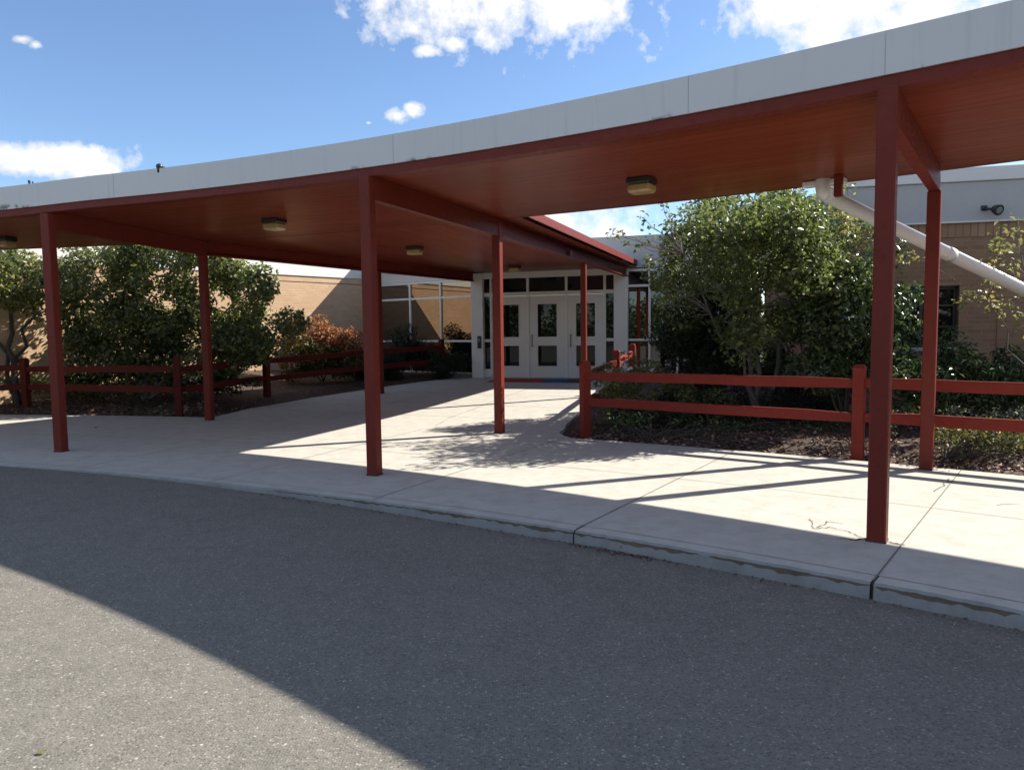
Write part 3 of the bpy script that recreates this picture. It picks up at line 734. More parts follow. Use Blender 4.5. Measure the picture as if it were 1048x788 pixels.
for i in range(3):
    a, b = dL[i]+.035, dL[i+1]-.035; wd = b-a; l0, l1 = a+wd*.235, b-wd*.235
    zz = [ZF+.012, ZF+.33, ZF+.88, ZF+1.12, ZF+2.00, ZD-.006]
    m = MB()
    dbox(m, a, l0, zz[0], zz[5], -.07, -.025); dbox(m, l1, b, zz[0], zz[5], -.07, -.025)
    for z0, z1 in ((zz[0], zz[1]), (zz[2], zz[3]), (zz[4], zz[5])): dbox(m, l0, l1, z0, z1, -.07, -.025)
    for z0, z1 in ((zz[1], zz[2]), (zz[3], zz[4])):   # glazing beads
        dbox(m, l0-.02, l0, z0-.02, z1+.02, -.025, -.015); dbox(m, l1, l1+.02, z0-.02, z1+.02, -.025, -.015)
        dbox(m, l0, l1, z0-.02, z0, -.025, -.015); dbox(m, l0, l1, z1, z1+.02, -.025, -.015)
    d = m.build('door', M['door'], bld)
    for z0, z1 in ((zz[1], zz[2]), (zz[3], zz[4])):
        w = MB(); dbox(w, l0, l1, z0, z1, -.05, -.045); w.build('door_glass', M['doorglass'], d)
    h = MB(); th = a+.09
    pts = [dpt(th, ZF+.86, -.025), dpt(th, ZF+.86, .05), dpt(th, ZF+1.17, .05), dpt(th, ZF+1.17, -.025)]
    h.tube(pts, .016, 8); h.build('handle', M['handle'], d)
m = MB(); dbox(m, tc1, tR0, ZF-.06, ZF+.010, -.1, .06); m.build('threshold', M['handle'], bld)
# right glazing
tg = [tR1, tpx(664.5), tpx(693), 4.15, 5.15]
fr = MB()
for z in (ZF+.12, 1.22, 2.62, 3.02): dbox(fr, tR1, 5.2, z-.03, z+.03, -.1, -.01)
for t in tg[1:]: dbox(fr, t-.028, t+.028, ZF, 3.05, -.1, -.007)
fr.build('window_frame', M['white_frame'], bld)
zz = [ZF+.12, 1.22, 2.62, 3.02]
for i in range(4):
    for k in range(3):
        w = MB(); dbox(w, tg[i], tg[i+1], zz[k], zz[k+1], -.06, -.05); w.build('window_pane', M['sideglass'], bld)
m = MB(); dbox(m, tR1, 5.3, -.2, ZF+.09, -.2, .0); m.build('plinth', M['kerb'], bld)
m = MB(); dbox(m, tc0-.1, 5.3, 3.085, ZTOP-.02, -.3, .015); m.build('parapet', M['stucco'], bld)
# roof
m = MB(); pts = [KC-WN*.3, KC+WD*17-WN*.3, Vector((-16, 36, 0)), Vector((18, 34, 0)), RC-RD*9-RN*.3, RE-RN*.3-RD*.3, GE-n2*.3, dpt(tc0, 0, -.3)]
m.poly([Vector((p.x, p.y, 3.8)) for p in pts]); o = m.build('roof', M['roofing'], bld)
if o.data.polygons[0].normal.z < 0: o.data.flip_normals()
# intercom on the left column, floodlight on the right wing
ic = empty('intercom_box', tuple(dpt(tpx(493), 1.15, .1)), 0, 'small dark wall box on the white column left of the doors', 'intercom')
m = MB(); dbox(m, tpx(491), tpx(494.5), ZF+.82, ZF+1.16, .101, .15, 0, .01); m.build('case', M['metal_dark'], ic)
m = MB(); dbox(m, tpx(491.7), tpx(493.8), ZF+1.0, ZF+1.1, .151, .155); m.build('grille', M['handle'], ic)
fp = RC+RD*.53+RN*.03
fl = empty('floodlight', (fp.x, fp.y, 3.27), 0, 'round dark floodlight on the grey parapet at the right', 'light')
m = MB(); a = Vector((fp.x, fp.y, 3.27)); hd = (RN*.8+Vector((0, 0, -.35))-RD*.35).normalized()
m.tube([a+RN*.07, a+RN*.07+hd*.02, a+RN*.07+hd*.09, a+RN*.07+hd*.12], [.025, .055, .078, .082], 18, cap=True); m.build('housing', M['metal_dark'], fl)
m = MB(); m.tube([a+RN*.07+hd*.121, a+RN*.07+hd*.13], [.055, .045], 18); m.build('lens', M['handle'], fl)
m = MB(); m.tube([a+RD*.10+Vector((0, 0, .02)), a+RN*.06+RD*.09, a+RN*.07+hd*.03], .018, 8); m.zbox((a+RD*.10).x, (a+RD*.10).y, 3.25, 3.33, math.atan2(RD.y, RD.x), .045, .02, 0, .006); m.build('arm', M['metal_dark'], fl)
# door mat
mt = empty('door_mat', (.5, 18.6, ZF), 0, 'red and blue door mat lying before the entrance doors', 'door mat')
def mat_part(name, t0, t1, n0, n1, mm):
    m = MB(); c = dpt((t0+t1)/2, 0, (n0+n1)/2); c.z = walkz(c.x, c.y)+.012
    s = [dpt(t, 0, n) for t, n in ((t0, n0), (t1, n0), (t1, n1), (t0, n1))]
    zt = [walkz(p.x, p.y)+.016 for p in s]
    top = [Vector((p.x, p.y, z)) for p, z in zip(s, zt)]; bot = [q-Vector((0, 0, .014)) for q in top]
    m.poly(top if (top[1]-top[0]).cross(top[2]-top[0]).z > 0 else top[::-1])
    for k in range(4): m.poly([bot[k], bot[(k+1) % 4], top[(k+1) % 4], top[k]])
    m.build(name, mm, mt)
mat_part('red_panel', -1.55, -.15, .35, 1.35, M['mat_red']); mat_part('blue_panel', -.147, .45, .35, 1.35, M['mat_blue']); mat_part('dark_panel', .453, 1.1, .35, 1.35, M['mat_dark'])

# ------------------------------------------------------------------ fences
def fpost(mb, x, y, h, ang, s=.062):
    z = min(bedz(x, y), walkz(x, y))-.05; zt = walkz(x, y)+h
    mb.zbox(x, y, z, zt-.02, ang, s, s, 0, .006)
    u = Vector((math.cos(ang), math.sin(ang), 0)); w = Vector((-u.y, u.x, 0))
    # chamfered top
    b = [Vector((x, y, zt-.0195))+u*s*.97*i+w*s*.97*j for i, j in ((-1,-1),(1,-1),(1,1),(-1,1))]; t = [Vector((x, y, zt+.008))+u*s*.6*i+w*s*.6*j for i, j in ((-1,-1),(1,-1),(1,1),(-1,1))]
    for k in range(4): mb.poly([b[k], b[(k+1) % 4], t[(k+1) % 4], t[k]])
    mb.poly(t)
def rail_fence(pts, label, mat, heights=(.85, .47), h=1.06, rw=.05):
    t = empty('rail_fence', (pts[0][0], pts[0][1], 0), 0, label, 'fence')
    for i, p in enumerate(pts):
        q = pts[min(i+1, len(pts)-1)]; r = pts[max(i-1, 0)]
        m = MB(); fpost(m, p[0], p[1], h+random.uniform(-.02, .03), math.atan2(q[1]-r[1], q[0]-r[0])); m.build('post', mat, t)
    for a, b in zip(pts[:-1], pts[1:]):
        for z in heights:
            A = Vector((a[0], a[1], walkz(*a)+z+random.uniform(-.015, .015))); B = Vector((b[0], b[1], walkz(*b)+z+random.uniform(-.02, .02)))
            m = MB(); k = 6; d = (B-A)
            sd = Vector((d.y, -d.x, 0)).normalized()
            prev = None
            P = [A+d*(i/k)+sd*random.uniform(-.006, .006)+Vector((0, 0, random.uniform(-.005, .005))) for i in range(k+1)]
            rings = []
            for i, p in enumerate(P):
                hh = .062*(1 if 0 < i < k else .8); rings.append([p+sd*rw*.5*s1+Vector((0, 0, hh*s2)) for s1, s2 in ((-1,-1),(1,-1),(1,.8),(.8,1),(-.8,1),(-1,.8))])
            for i in range(k):
                for j in range(6): m.poly([rings[i][j], rings[i][(j+1) % 6], rings[i+1][(j+1) % 6], rings[i+1][j]][::-1])
            m.poly(rings[0]); m.poly(rings[-1][::-1])
            m.build('rail', mat, t)
pr = [pol(29.98, 47.2), None]
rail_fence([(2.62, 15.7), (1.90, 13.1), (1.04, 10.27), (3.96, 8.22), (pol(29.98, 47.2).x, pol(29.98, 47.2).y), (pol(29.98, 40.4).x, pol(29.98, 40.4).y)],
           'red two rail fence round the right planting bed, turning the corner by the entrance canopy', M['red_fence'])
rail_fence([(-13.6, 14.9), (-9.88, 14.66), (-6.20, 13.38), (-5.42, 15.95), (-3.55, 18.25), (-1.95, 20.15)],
           'red two rail fence along the left bed in front of the dense shrubs', M['red_fence_shaded'])

# ------------------------------------------------------------------ vegetation
def leaf_mesh(name, centers, normals, sizes, mats, parent=None, aspect=.55, fold=.25):
    n = len(centers); centers = np.asarray(centers); nr = np.asarray(normals)
    nr = nr/np.linalg.norm(nr, axis=1, keepdims=True)
    rv = rng.normal(size=(n, 3)); t = np.cross(nr, rv); t /= np.linalg.norm(t, axis=1, keepdims=True); b = np.cross(nr, t)
    s = np.asarray(sizes)[:, None]
    v = np.empty((n, 4, 3))
    v[:, 0] = centers - t*s*.5; v[:, 2] = centers + t*s*.5 - nr*s*fold*.35
    v[:, 1] = centers + b*s*aspect*.5 + nr*s*fold*.5; v[:, 3] = centers - b*s*aspect*.5 + nr*s*fold*.5
    me = bpy.data.meshes.new(name); me.vertices.add(n*4); me.vertices.foreach_set('co', v.reshape(-1))
    tri = (np.arange(n)[:, None]*4 + np.array([0, 1, 2, 0, 2, 3])[None]).reshape(-1)
    me.loops.add(n*6); me.loops.foreach_set('vertex_index', tri.astype(np.int32))
    me.polygons.add(n*2); me.polygons.foreach_set('loop_start', (np.arange(n*2)*3).astype(np.int32))
    me.update(calc_edges=True); me.validate()
    for m in (mats if isinstance(mats, (list, tuple)) else [mats]): me.materials.append(m)
    o = bpy.data.objects.new(name, me); COL.objects.link(o)
    if parent: o.parent = parent; o.matrix_parent_inverse = Matrix.Translation(parent.location).inverted()
    return o
def ell_pts(n, c, r, shell=.5):
    d = rng.normal(size=(n, 3)); d /= np.linalg.norm(d, axis=1, keepdims=True)
    k = rng.random(n)**(1/3); k = shell + (1-shell)*k if shell else k
    k *= rng.uniform(.8, 1.12, n)
    return np.asarray(c)[None] + d*k[:, None]*np.asarray(r)[None], d
def clumps_in(c, r, n, rmin, rmax, shell=.55, flat=.75):
    P, d = ell_pts(n, c, r, shell); out = []
    for p, q in zip(P, d):
        k = rng.uniform(rmin, rmax); out.append((p, (k, k, k*flat)))
    return out
def foliage(name, clumps, per_m3, size, mat, parent, zmin=None, aspect=.55, upb=.35, maxn=60000, jitter=.9):
    C, Nn = [], []
    for p, r in clumps:
        n = max(8, int(per_m3*r[0]*r[1]*r[2]*4.19)); q, d = ell_pts(n, p, r, .25); C.append(q)
        Nn.append(d*.6 + rng.normal(size=(n, 3))*jitter*.6 + np.array([0, 0, upb]))
    C = np.concatenate(C); Nn = np.concatenate(Nn)
    if zmin is not None: k = C[:, 2] > zmin; C, Nn = C[k], Nn[k]
    if len(C) > maxn:
        k = rng.choice(len(C), maxn, replace=False); C, Nn = C[k], Nn[k]
    sz = size*rng.uniform(.55, 1.25, len(C))
    return leaf_mesh(name, C, Nn, sz, mat, parent, aspect)
def limb(mb, a, b, r0, r1, wob=.08, n=6, k=7):
    a, b = Vector(a), Vector(b); L = (b-a).length; P = []; rad = []
    for i in range(n+1):
        f = i/n; p = a.lerp(b, f) + Vector((rng.normal(), rng.normal(), rng.normal()*.5))*wob*L*.35*math.sin(math.pi*f)
        p.z += .10*L*math.sin(math.pi*f)*.3; P.append(p); rad.append(r0+(r1-r0)*f)
    mb.tube(P, rad, k); return P
def tree(name, base, stems, clumps, leafs, label, cat, bark, r0=.06, group=None, part='trunk'):
    """stems: list of limb tip points; smaller branches run from the nearest stem point to every clump"""
    t = empty(name, tuple(base), 0, label, cat, group); mb = MB(); nodes = []
    for tip, rr in stems:
        bs = Vector(base)+Vector((random.uniform(-.08, .08), random.uniform(-.08, .08), -.05)); P = limb(mb, bs, tip, rr, rr*.4, .10, 8)
        nodes += [(p, rr*(1-.6*i/8)) for i, p in enumerate(P) if i >= 2]
    for p, r in clumps:
        p = Vector(p); best = min(nodes, key=lambda q: (q[0]-p).length + max(0, q[0].z-p.z)*1.5)
        L = (p-best[0]).length
        if L > .1: limb(mb, best[0], p, min(best[1]*.6, .012+.014*L), .004, .12, 4, 5)
    mb.build(part, bark, t)
    for lname, cl, dens, size, mat, kw in leafs: foliage(lname, cl, dens, size, mat, t, **kw)
    return t

V3 = lambda *a: np.array(a, float)
# --- right tree (olive, forked pale trunk)
tb = at_D(781, 412, 11.2); tb.z = .03
def P3(px, py, D): p = at_D(px, py, D); return V3(p.x, p.y, p.z)
def px_clumps(lst, D0, dd, rmin, rmax, flat=.8):
    out = []
    for px, py, rx, ry, n in lst:
        for _ in range(n):
            a = rng.uniform(0, 2*math.pi); k = math.sqrt(rng.random()); D = D0+rng.uniform(-dd, dd)
            p = P3(px+rx*k*math.cos(a), py+ry*k*math.sin(a), D); r = rng.uniform(rmin, rmax); out.append((p, (r, r, r*flat)))
    return out
cl_tree = px_clumps([(715, 285, 45, 46, 24), (702, 258, 30, 36, 12), (735, 250, 40, 45, 14)], 12.5, .6, .18, .40) + px_clumps([(785, 255, 65, 52, 30), (800, 290, 70, 60, 22), (838, 235, 45, 34, 10), (775, 212, 55, 18, 12), (850, 270, 40, 45, 10), (765, 335, 44, 28, 10)], 10.9, 1.7, .18, .42) + px_clumps([(780, 265, 75, 50, 20), (745, 225, 45, 20, 8)], 9.9, .4, .2, .36)
cl_twig = px_clumps([(655, 248, 16, 10, 3), (640, 243, 14, 8, 2), (672, 225, 18, 12, 4), (678, 305, 14, 16, 3), (690, 208, 14, 8, 2), (660, 272, 14, 12, 2)], 10.9, .35, .09, .17)
tree('tree', tb, [(P3(742, 300, 11.3), .055), (P3(776, 250, 11.4), .05), (P3(815, 285, 11.7), .045), (P3(760, 225, 11.0), .04), (P3(700, 262, 11.0), .03), (P3(850, 255, 11.9), .03)],
     cl_tree+cl_twig, [('crown', cl_tree+cl_twig, 1450, .086, M['leaf_tree'], dict(maxn=50000, upb=.3))],
     'leafy olive green tree with forked pale trunk behind the right fence', 'tree', M['bark'])
# --- glossy shrub right of tree
sb = at_D(862, 425, 10.3); sb.z = .05
cl = px_clumps([(850, 300, 42, 48, 22), (880, 330, 46, 50, 24), (840, 350, 42, 42, 18), (905, 285, 28, 42, 12), (868, 385, 55, 22, 14), (920, 345, 20, 40, 8)], 10.3, .55, .16, .32)
tree('shrub', sb, [(P3(850, 330, 10.3), .025), (P3(885, 340, 10.3), .025), (P3(905, 310, 10.4), .02), (P3(840, 370, 10.2), .02)], cl,
     [('foliage', cl, 2300, .085, M['leaf_glossy'], dict(maxn=30000, upb=.4))], 'tall glossy leaved shrub between the olive tree and the right rear post', 'shrub', M['bark_dark'], part='stem')
# --- dark yew mass under the tree
yb = at_D(720, 415, 12.4); yb.z = .03
cl = px_clumps([(715, 360, 38, 38, 26), (760, 375, 55, 30, 28), (690, 345, 18, 26, 8), (815, 390, 40, 20, 14), (735, 325, 34, 24, 14), (705, 335, 22, 24, 12)], 12.7, .6, .18, .34) + px_clumps([(700, 418, 50, 12, 14), (770, 420, 50, 12, 16), (830, 415, 40, 14, 14)], 11.4, .5, .14, .26) + px_clumps([(660, 425, 40, 8, 10), (730, 432, 50, 8, 14), (800, 435, 50, 8, 12)], 10.4, .25, .12, .2)
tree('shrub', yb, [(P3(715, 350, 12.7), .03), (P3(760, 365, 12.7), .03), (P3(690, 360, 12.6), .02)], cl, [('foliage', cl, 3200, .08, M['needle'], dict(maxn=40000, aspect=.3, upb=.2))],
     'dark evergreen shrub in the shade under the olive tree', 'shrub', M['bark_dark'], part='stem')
# --- rose bush at the corner
rb = at_z(640, 438, .02); rb = at_D(640, 436, 11.0); rb.z = .02
cl = px_clumps([(630, 395, 22, 22, 12), (660, 400, 30, 22, 14), (690, 405, 30, 20, 12), (650, 375, 26, 10, 7), (725, 412, 30, 16, 12), (640, 420, 25, 10, 10), (680, 424, 30, 8, 10)], 11.2, .5, .10, .2)
t = tree('rose_bush', rb, [(P3(630, 385, 11.3), .012), (P3(660, 385, 11.3), .012), (P3(690, 395, 11.3), .012)], cl, [('foliage', cl, 5000, .06, M['leaf_mid'], dict(maxn=20000))],
         'low leafy bush with a few white flowers inside the fence corner', 'bush', M['bark_dark'], part='stem')
for px, py in ((611, 401), (645, 377), (668, 379), (655, 388), (622, 381)):
    p = P3(px, py, 10.95); C_, N_ = [], []
    for _ in range(5):
        C_.append(p+rng.normal(size=3)*.018); N_.append(rng.normal(size=3)*.6+V3(-.1, -.7, .5))
    leaf_mesh('flower', C_, N_, np.full(len(C_), .05), M['flower'], t, .9)
# --- right bed: rhododendron, groundcover, grey cover, yellow sapling
rb = at_D(985, 428, 9.6); rb.z = .06
cl = px_clumps([(975, 365, 30, 20, 14), (1010, 375, 36, 22, 16), (1040, 385, 30, 20, 12), (965, 395, 40, 20, 14), (1030, 405, 40, 14, 10), (930, 390, 25, 25, 8), (985, 415, 70, 10, 16)], 9.9, .4, .13, .24)
tree('shrub', rb, [(P3(975, 375, 9.9), .02), (P3(1010, 380, 9.9), .02), (P3(1040, 390, 9.9), .02)], cl, [('foliage', cl, 2600, .10, M['leaf_glossy'], dict(maxn=16000, aspect=.4, upb=.55))],
     'low dark broadleaf shrub behind the rails below the right wing window', 'shrub', M['bark_dark'], part='stem')
def mat_cover(name, pxs, D, dd, r, dens, size, mat, label, cat, zfix=None, maxn=26000, aspect=.5, fl=.55, kind=None, root=.1):
    cl = []
    for px, py, n, spx, spy in pxs:
        for _ in range(n):
            p = P3(px+rng.uniform(-spx, spx), py+rng.uniform(-spy, spy), D+rng.uniform(-dd, dd)); z = bedz(p[0], p[1])
            p[2] = max(z+.05, min(p[2], z+.5)); k = rng.uniform(.6, 1.2)*r; cl.append((p, (k, k, k*fl)))
    b = cl[0][0]; t = empty(name, (b[0], b[1], bedz(b[0], b[1])), 0, label, cat, 'low spreading plants in the beds')
    mb = MB()
    for p, rr in cl[::2]:
        z = bedz(p[0], p[1]); limb(mb, (b[0], b[1], bedz(b[0], b[1])-.02), p, .010, .003, .1, 5, 5)
    mb.build('stem', M['bark_dark'], t)
    foliage('foliage', cl, dens, size, mat, t, maxn=maxn, aspect=aspect, upb=.5)
    return t
mat_cover('groundcover_bush', [(985, 450, 22, 30, 12), (1030, 455, 24, 30, 14), (1075, 465, 16, 30, 14), (1010, 440, 18, 50, 6)], 8.0, .35, .17, 4200, .055, M['leaf_cover'], 'low yellow green spreading bush under the right fence rails', 'bush')
mat_cover('groundcover_bush', [(1005, 422, 9, 35, 3), (1045, 423, 8, 25, 3)], 8.9, .2, .13, 3600, .05, M['leaf_grey'], 'grey green low plant showing between the right fence rails', 'bush')
mat_cover('groundcover_bush', [(650, 430, 16, 40, 8), (720, 436, 18, 45, 8), (790, 440, 16, 40, 8), (840, 440, 8, 20, 8)], 9.95, .3, .15, 2600, .06, M['leaf_glossy'], 'long dark green low plants in the mulch below the right fence rails', 'bush')
mat_cover('groundcover_bush', [(925, 425, 8, 20, 6), (905, 440, 6, 15, 5)], 9.0, .3, .12, 3600, .05, M['leaf_cover'], 'small yellowish plant behind the right rear post', 'bush')
sp = at_D(1090, 440, 9.3); sp.z = .05
cl = px_clumps([(1025, 260, 22, 22, 6), (1040, 250, 20, 25, 5), (1030, 300, 22, 20, 4), (1000, 312, 22, 6, 3), (990, 298, 12, 6, 2), (1042, 330, 12, 20, 3), (935, 262, 6, 6, 1), (1085, 270, 40, 50, 12)], 9.4, .5, .09, .18)
tree('sapling', sp, [(P3(1045, 260, 9.4), .018), (P3(1010, 308, 9.4), .012), (P3(1095, 230, 9.5), .025)], cl, [('crown', cl, 1300, .075, M['leaf_yellow'], dict(maxn=3500))],
     'thin sapling with sparse yellowing leaves at the right picture edge', 'tree', M['bark'], part='trunk')
cl = px_clumps([(868, 205, 20, 16, 7), (850, 215, 18, 12, 4), (880, 235, 14, 14, 4), (905, 240, 22, 14, 4), (915, 262, 12, 10, 3)], 10.6, .4, .10, .2)
tree('sapling', (5.15, 10.75, .05), [(P3(868, 205, 10.6), .016), (P3(905, 245, 10.6), .012)], cl, [('crown', cl, 1500, .07, M['leaf_yellow'], dict(maxn=4000))],
     'slim tree with yellow tinged leaves rising behind the white pipe', 'tree', M['bark'], part='trunk')
# --- left: large viburnum mass, left edge tree, orange shrub, yews
tb = at_D(150, 408, 15.2); tb.z = .15
cl = px_clumps([(110, 290, 55, 45, 44), (175, 285, 60, 48, 48), (235, 305, 45, 40, 34), (265, 335, 34, 26, 20), (90, 340, 40, 28, 18), (170, 345, 80, 26, 40), (245, 280, 25, 18, 9), (230, 365, 50, 14, 16), (120, 370, 50, 14, 12), (150, 250, 90, 12, 16), (200, 385, 40, 10, 8)], 15.2, .85, .18, .42)
tree('shrub', tb, [(P3(110, 300, 15.8), .05), (P3(150, 280, 15.8), .05), (P3(190, 285, 15.8), .05), (P3(240, 310, 15.9), .04), (P3(85, 330, 15.7), .03), (P3(260, 340, 15.9), .03)], cl,
     [('foliage', cl, 1250, .112, M['leaf_mid'], dict(maxn=50000, upb=.35))], 'large dense multi stemmed green shrub behind the left fence', 'shrub', M['bark'], part='stem')
ub = at_D(170, 405, 16.4); ub.z = .2  # dark foliage added as backdrop for the shaded depth of the left shrub
cl = px_clumps([(110, 350, 50, 26, 22), (180, 345, 60, 30, 30), (240, 350, 38, 24, 16), (150, 385, 90, 16, 26), (70, 385, 30, 12, 8)], 16.4, .35, .22, .38)
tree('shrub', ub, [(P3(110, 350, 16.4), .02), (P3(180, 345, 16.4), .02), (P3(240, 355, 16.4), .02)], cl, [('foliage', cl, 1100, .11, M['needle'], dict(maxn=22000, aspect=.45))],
     'added dark foliage standing in for shade behind the large left shrub', 'shrub', M['bark_dark'], part='stem')
tb = at_D(19, 412, 14.9); tb.z = .1
cl = px_clumps([(10, 285, 40, 32, 26), (50, 290, 26, 32, 16), (-40, 290, 50, 40, 24)], 14.9, .6, .2, .42)
tree('tree', tb, [(P3(10, 300, 15.4), .075), (P3(35, 295, 15.4), .05), (P3(-30, 290, 15.4), .05)], cl, [('crown', cl, 1100, .112, M['leaf_mid'], dict(maxn=20000))],
     'small tree with dark stem at the left picture edge', 'tree', M['bark_dark'])
ob_ = at_D(330, 392, 18.8); ob_.z = .2
cl = px_clumps([(318, 338, 24, 13, 16), (345, 344, 20, 10, 12), (305, 350, 16, 14, 8), (362, 352, 8, 6, 4)], 18.6, .45, .18, .3)
cl2 = px_clumps([(320, 366, 30, 14, 18), (350, 368, 22, 14, 14), (300, 372, 20, 12, 8)], 18.4, .5, .2, .32)
tree('shrub', ob_, [(P3(318, 345, 18.6), .02), (P3(345, 350, 18.6), .02), (P3(305, 355, 18.6), .02)], cl+cl2,
     [('autumn_foliage', cl, 2000, .10, M['leaf_orange'], dict(maxn=16000)), ('foliage', cl2, 1800, .10, M['leaf_olive'], dict(maxn=16000))], 'shrub turning orange on top before the sunlit brick wall', 'shrub', M['bark_dark'], part='stem')
for (lst, D, lab) in (([(375, 372, 22, 16, 22), (395, 375, 16, 14, 14)], 19.4, 'dark evergreen bush beside the middle front post below the brick corner'),
                      ([(414, 356, 16, 18, 22), (430, 364, 14, 14, 14)], 20.3, 'tallest rounded dark evergreen in front of the left glazing'),
                      ([(452, 372, 12, 10, 12), (466, 374, 8, 8, 6)], 20.0, 'low dark evergreen nearest the white column')):
    cl = px_clumps(lst, D, .25, .2, .34); b = P3(lst[0][0], 392, D); b[2] = .15
    tree('evergreen_bush', b, [(P3(lst[0][0], lst[0][1], D), .025)], cl, [('foliage', cl, 3000, .085, M['needle'], dict(maxn=20000, aspect=.3))], lab, 'bush', M['bark_dark'], group='evergreen bushes before the left glazing', part='stem')
mat_cover('groundcover_bush', [(60, 392, 16, 60, 8), (130, 402, 12, 60, 6), (-20, 395, 10, 30, 8)], 15.2, .4, .2, 2200, .09, M['leaf_mid'], 'low green plants behind the rails of the left fence', 'bush')
mat_cover('groundcover_bush', [(235, 395, 12, 30, 6), (200, 392, 8, 25, 6)], 15.4, .4, .2, 2600, .09, M['needle'], 'dark low plants at the foot of the large left shrub', 'bush')

# --- unseen trees added beyond the drive to darken the reflections in the panes
cl = []
for k in range(230):
    a = R_(rng.uniform(206, 296)); d = rng.uniform(46, 56); h = 9*(.65+.35*math.sin(a*23)); r_ = rng.uniform(.8, 2.0)
    cl.append((V3(A_DOOR.x+math.cos(a)*d, A_DOOR.y+math.sin(a)*d, rng.uniform(.6, max(2, h))), (r_, r_, r_*.8)))
o = foliage('unseen_tree_line', cl, 14, .55, M['leaf_tree'], None, maxn=22000)
tag(o, kind='stuff')

# --- leaf litter on the beds (uncountable)
def litter(name, n, fn, size, label, mat=None):
    C, Nn = [], []
    while len(C) < n:
        x, y = fn()
        if inside((x, y), WALKPOLY): continue
        C.append(V3(x, y, 0)); Nn.append(rng.normal(size=3)*.45+V3(0, 0, 1))
    for c in C:
        R = math.hypot(c[0]-C0.x, c[1]-C0.y); th = math.degrees(math.atan2(c[1]-C0.y, c[0]-C0.x))
        on = R < router(th) or inside((c[0], c[1]), WALKPOLY)
        c[2] = (walkz(c[0], c[1])+.008) if on and R > 25.7 else (roadz(R, th)+.008 if R < 25.56 else bedz(c[0], c[1])+.012)
    o = leaf_mesh(name, C, Nn, size*rng.uniform(.5, 1.4, n), mat or M['litter'], None, .6)
    return tag(o, kind='stuff')
def rbed():
    th = rng.uniform(44, 61.5); R = 29.72+abs(rng.normal())*.9+.02; p = pol(R, th); return p.x, p.y
def lbed():
    th = rng.uniform(72, 88); R = 30.16+abs(rng.normal())*.9+.02; p = pol(R, th); return p.x, p.y
litter('leaf_litter', 3800, rbed, .065, '')
litter('leaf_litter', 1600, lbed, .08, '')
def kerbdirt():
    th = rng.normal(55.7, .35) if rng.random() < .3 else rng.uniform(49.5, 64); R = 25.54-abs(rng.normal())*.035; p = pol(R, th); return p.x, p.y
litter('gutter_debris', 420, kerbdirt, .022, '')
def fallen(px, py, z, label, mat, s):
    p = at_z(px, py, z); t = leaf_mesh('fallen_leaf', [V3(p.x, p.y, z+.008)], [V3(.1, -.15, 1)], [s], mat, None, .7, .06); tag(t, label, 'leaf')
fallen(42, 771, roadz(21, 55)+.0, 'yellowish fallen leaf on the sunlit asphalt at lower left', M['leaf_yellow'], .035)
fallen(98, 438, .0, 'small dark fallen leaf on the shaded sidewalk behind the left front post', M['litter'], .08)

# ------------------------------------------------------------------ sky, sun, clouds
AZ, EL = R_(69.5), R_(38.8)
w = bpy.data.worlds.new('World'); S.world = w; w.use_nodes = True
nt = w.node_tree; bg = nt.nodes['Background']
sk = N(nt, 'ShaderNodeTexSky', sky_type='NISHITA'); sk.sun_disc = False; sk.sun_elevation = EL; sk.sun_rotation = AZ
sk.air_density = 1.0; sk.dust_density = .35; sk.ozone_density = 2.2
SKY = .085
tintm = nt.nodes.new('ShaderNodeMix'); tintm.data_type = 'RGBA'; tintm.blend_type = 'MULTIPLY'; tintm.inputs[0].default_value = 1
nt.links.new(sk.outputs[0], tintm.inputs[6]); tintm.inputs[7].default_value = (.92, 1.0, 1.12, 1)
gen = nt.nodes.new('ShaderNodeTexCoord').outputs['Generated']
nz = N(nt, 'ShaderNodeTexNoise', Scale=9.0, Detail=7, Roughness=.62); nt.links.new(gen, nz.inputs['Vector'])
nz3 = N(nt, 'ShaderNodeTexNoise', Scale=34.0, Detail=5, Roughness=.6); nt.links.new(gen, nz3.inputs['Vector'])
nz2 = N(nt, 'ShaderNodeTexNoise', Scale=4.5, Detail=4, Roughness=.55); nt.links.new(gen, nz2.inputs['Vector'])
def vdot(vec):
    n = N(nt, 'ShaderNodeVectorMath', operation='DOT_PRODUCT'); nt.links.new(gen, n.inputs[0]); n.inputs[1].default_value = vec; return n.outputs['Value']
def mth(op, a, b=None, c=None):
    n = N(nt, 'ShaderNodeMath', operation=op)
    for i, q in enumerate((a, b, c)):
        if q is None: continue
        if isinstance(q, (int, float)): n.inputs[i].default_value = q
        else: nt.links.new(q, n.inputs[i])
    return n.outputs[0]
CL = [(505, -22, 158, 66), (590, 5, 62, 42), (430, -30, 85, 46), (438, 53, 18, 7), (464, 45, 20, 9), (870, -10, 120, 60), (815, 5, 58, 34), (930, 20, 55, 30), (55, 164, 74, 15), (10, 160, 60, 13), (95, 172, 30, 13), (407, 119, 15, 9), (423, 112, 14, 10), (377, 126, 5, 3), (22, 40, 14, 6), (38, 46, 9, 6),
      (600, 272, 90, 66), (545, 240, 70, 46), (650, 300, 60, 50)]
tot = None
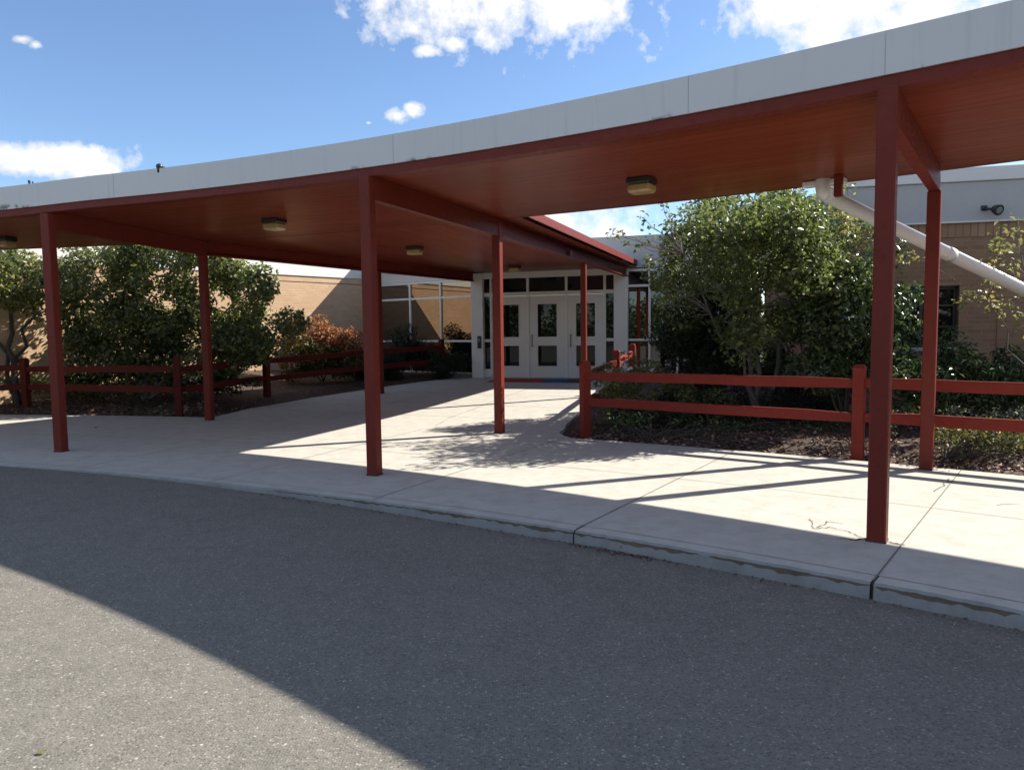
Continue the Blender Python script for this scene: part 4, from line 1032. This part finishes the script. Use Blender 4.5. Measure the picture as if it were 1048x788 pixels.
for cx, cy, rx, ry in CL:
    d = ray(cx, cy).normalized(); e1 = (rt - d*rt.dot(d)).normalized(); e2 = d.cross(e1).normalized()
    u = mth('MULTIPLY', vdot(e1), 740*1.0/rx/ (1)); v = mth('MULTIPLY', vdot(e2), 740/ry)
    r = mth('SQRT', mth('ADD', mth('MULTIPLY', u, u), mth('MULTIPLY', v, v)))
    k = mth('SUBTRACT', 1.0, r)
    k = mth('MULTIPLY', k, mth('GREATER_THAN', vdot(d), 0.0)) if False else mth('MINIMUM', k, mth('MULTIPLY', vdot(d), 4.0))
    if rx < 16: k = mth('ADD', k, -.42 if ry < 8 else -.1)
    tot = k if tot is None else mth('MAXIMUM', tot, k)
# unseen cloud cover added outside the view to whiten and lift the fill light
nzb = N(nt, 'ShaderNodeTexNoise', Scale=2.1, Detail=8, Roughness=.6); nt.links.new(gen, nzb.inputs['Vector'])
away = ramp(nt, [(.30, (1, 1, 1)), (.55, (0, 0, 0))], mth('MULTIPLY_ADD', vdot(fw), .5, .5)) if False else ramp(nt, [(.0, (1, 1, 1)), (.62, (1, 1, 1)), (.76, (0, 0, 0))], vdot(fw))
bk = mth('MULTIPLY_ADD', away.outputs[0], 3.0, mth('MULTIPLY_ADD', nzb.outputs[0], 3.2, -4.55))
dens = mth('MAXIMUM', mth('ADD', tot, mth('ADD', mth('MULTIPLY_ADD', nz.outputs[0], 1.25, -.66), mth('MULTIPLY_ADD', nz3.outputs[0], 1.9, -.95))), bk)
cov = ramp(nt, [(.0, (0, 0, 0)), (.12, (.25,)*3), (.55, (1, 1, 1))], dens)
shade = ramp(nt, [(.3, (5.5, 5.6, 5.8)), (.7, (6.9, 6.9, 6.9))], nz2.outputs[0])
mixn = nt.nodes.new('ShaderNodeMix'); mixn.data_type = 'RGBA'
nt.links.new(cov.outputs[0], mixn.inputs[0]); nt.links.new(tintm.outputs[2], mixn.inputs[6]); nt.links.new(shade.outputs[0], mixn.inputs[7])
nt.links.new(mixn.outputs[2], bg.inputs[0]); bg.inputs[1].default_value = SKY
sd = bpy.data.lights.new('Sun', 'SUN'); so = bpy.data.objects.new('Sun', sd); COL.objects.link(so)
sd.energy = 5.0; sd.angle = R_(.5); sd.color = (1, .93, .82)
sv = Vector((math.sin(AZ)*math.cos(EL), math.cos(AZ)*math.cos(EL), math.sin(EL)))
so.rotation_euler = sv.to_track_quat('Z', 'Y').to_euler(); so.location = (30, 12, 25)
vs = S.view_settings; vs.view_transform = 'Standard'; vs.look = 'None'; vs.gamma = 1; vs.use_curve_mapping = False; vs.exposure = 1.0
S.cycles.use_denoising = True
S.cycles.max_bounces = 6; S.cycles.diffuse_bounces = 3; S.cycles.glossy_bounces = 3; S.cycles.transparent_max_bounces = 8
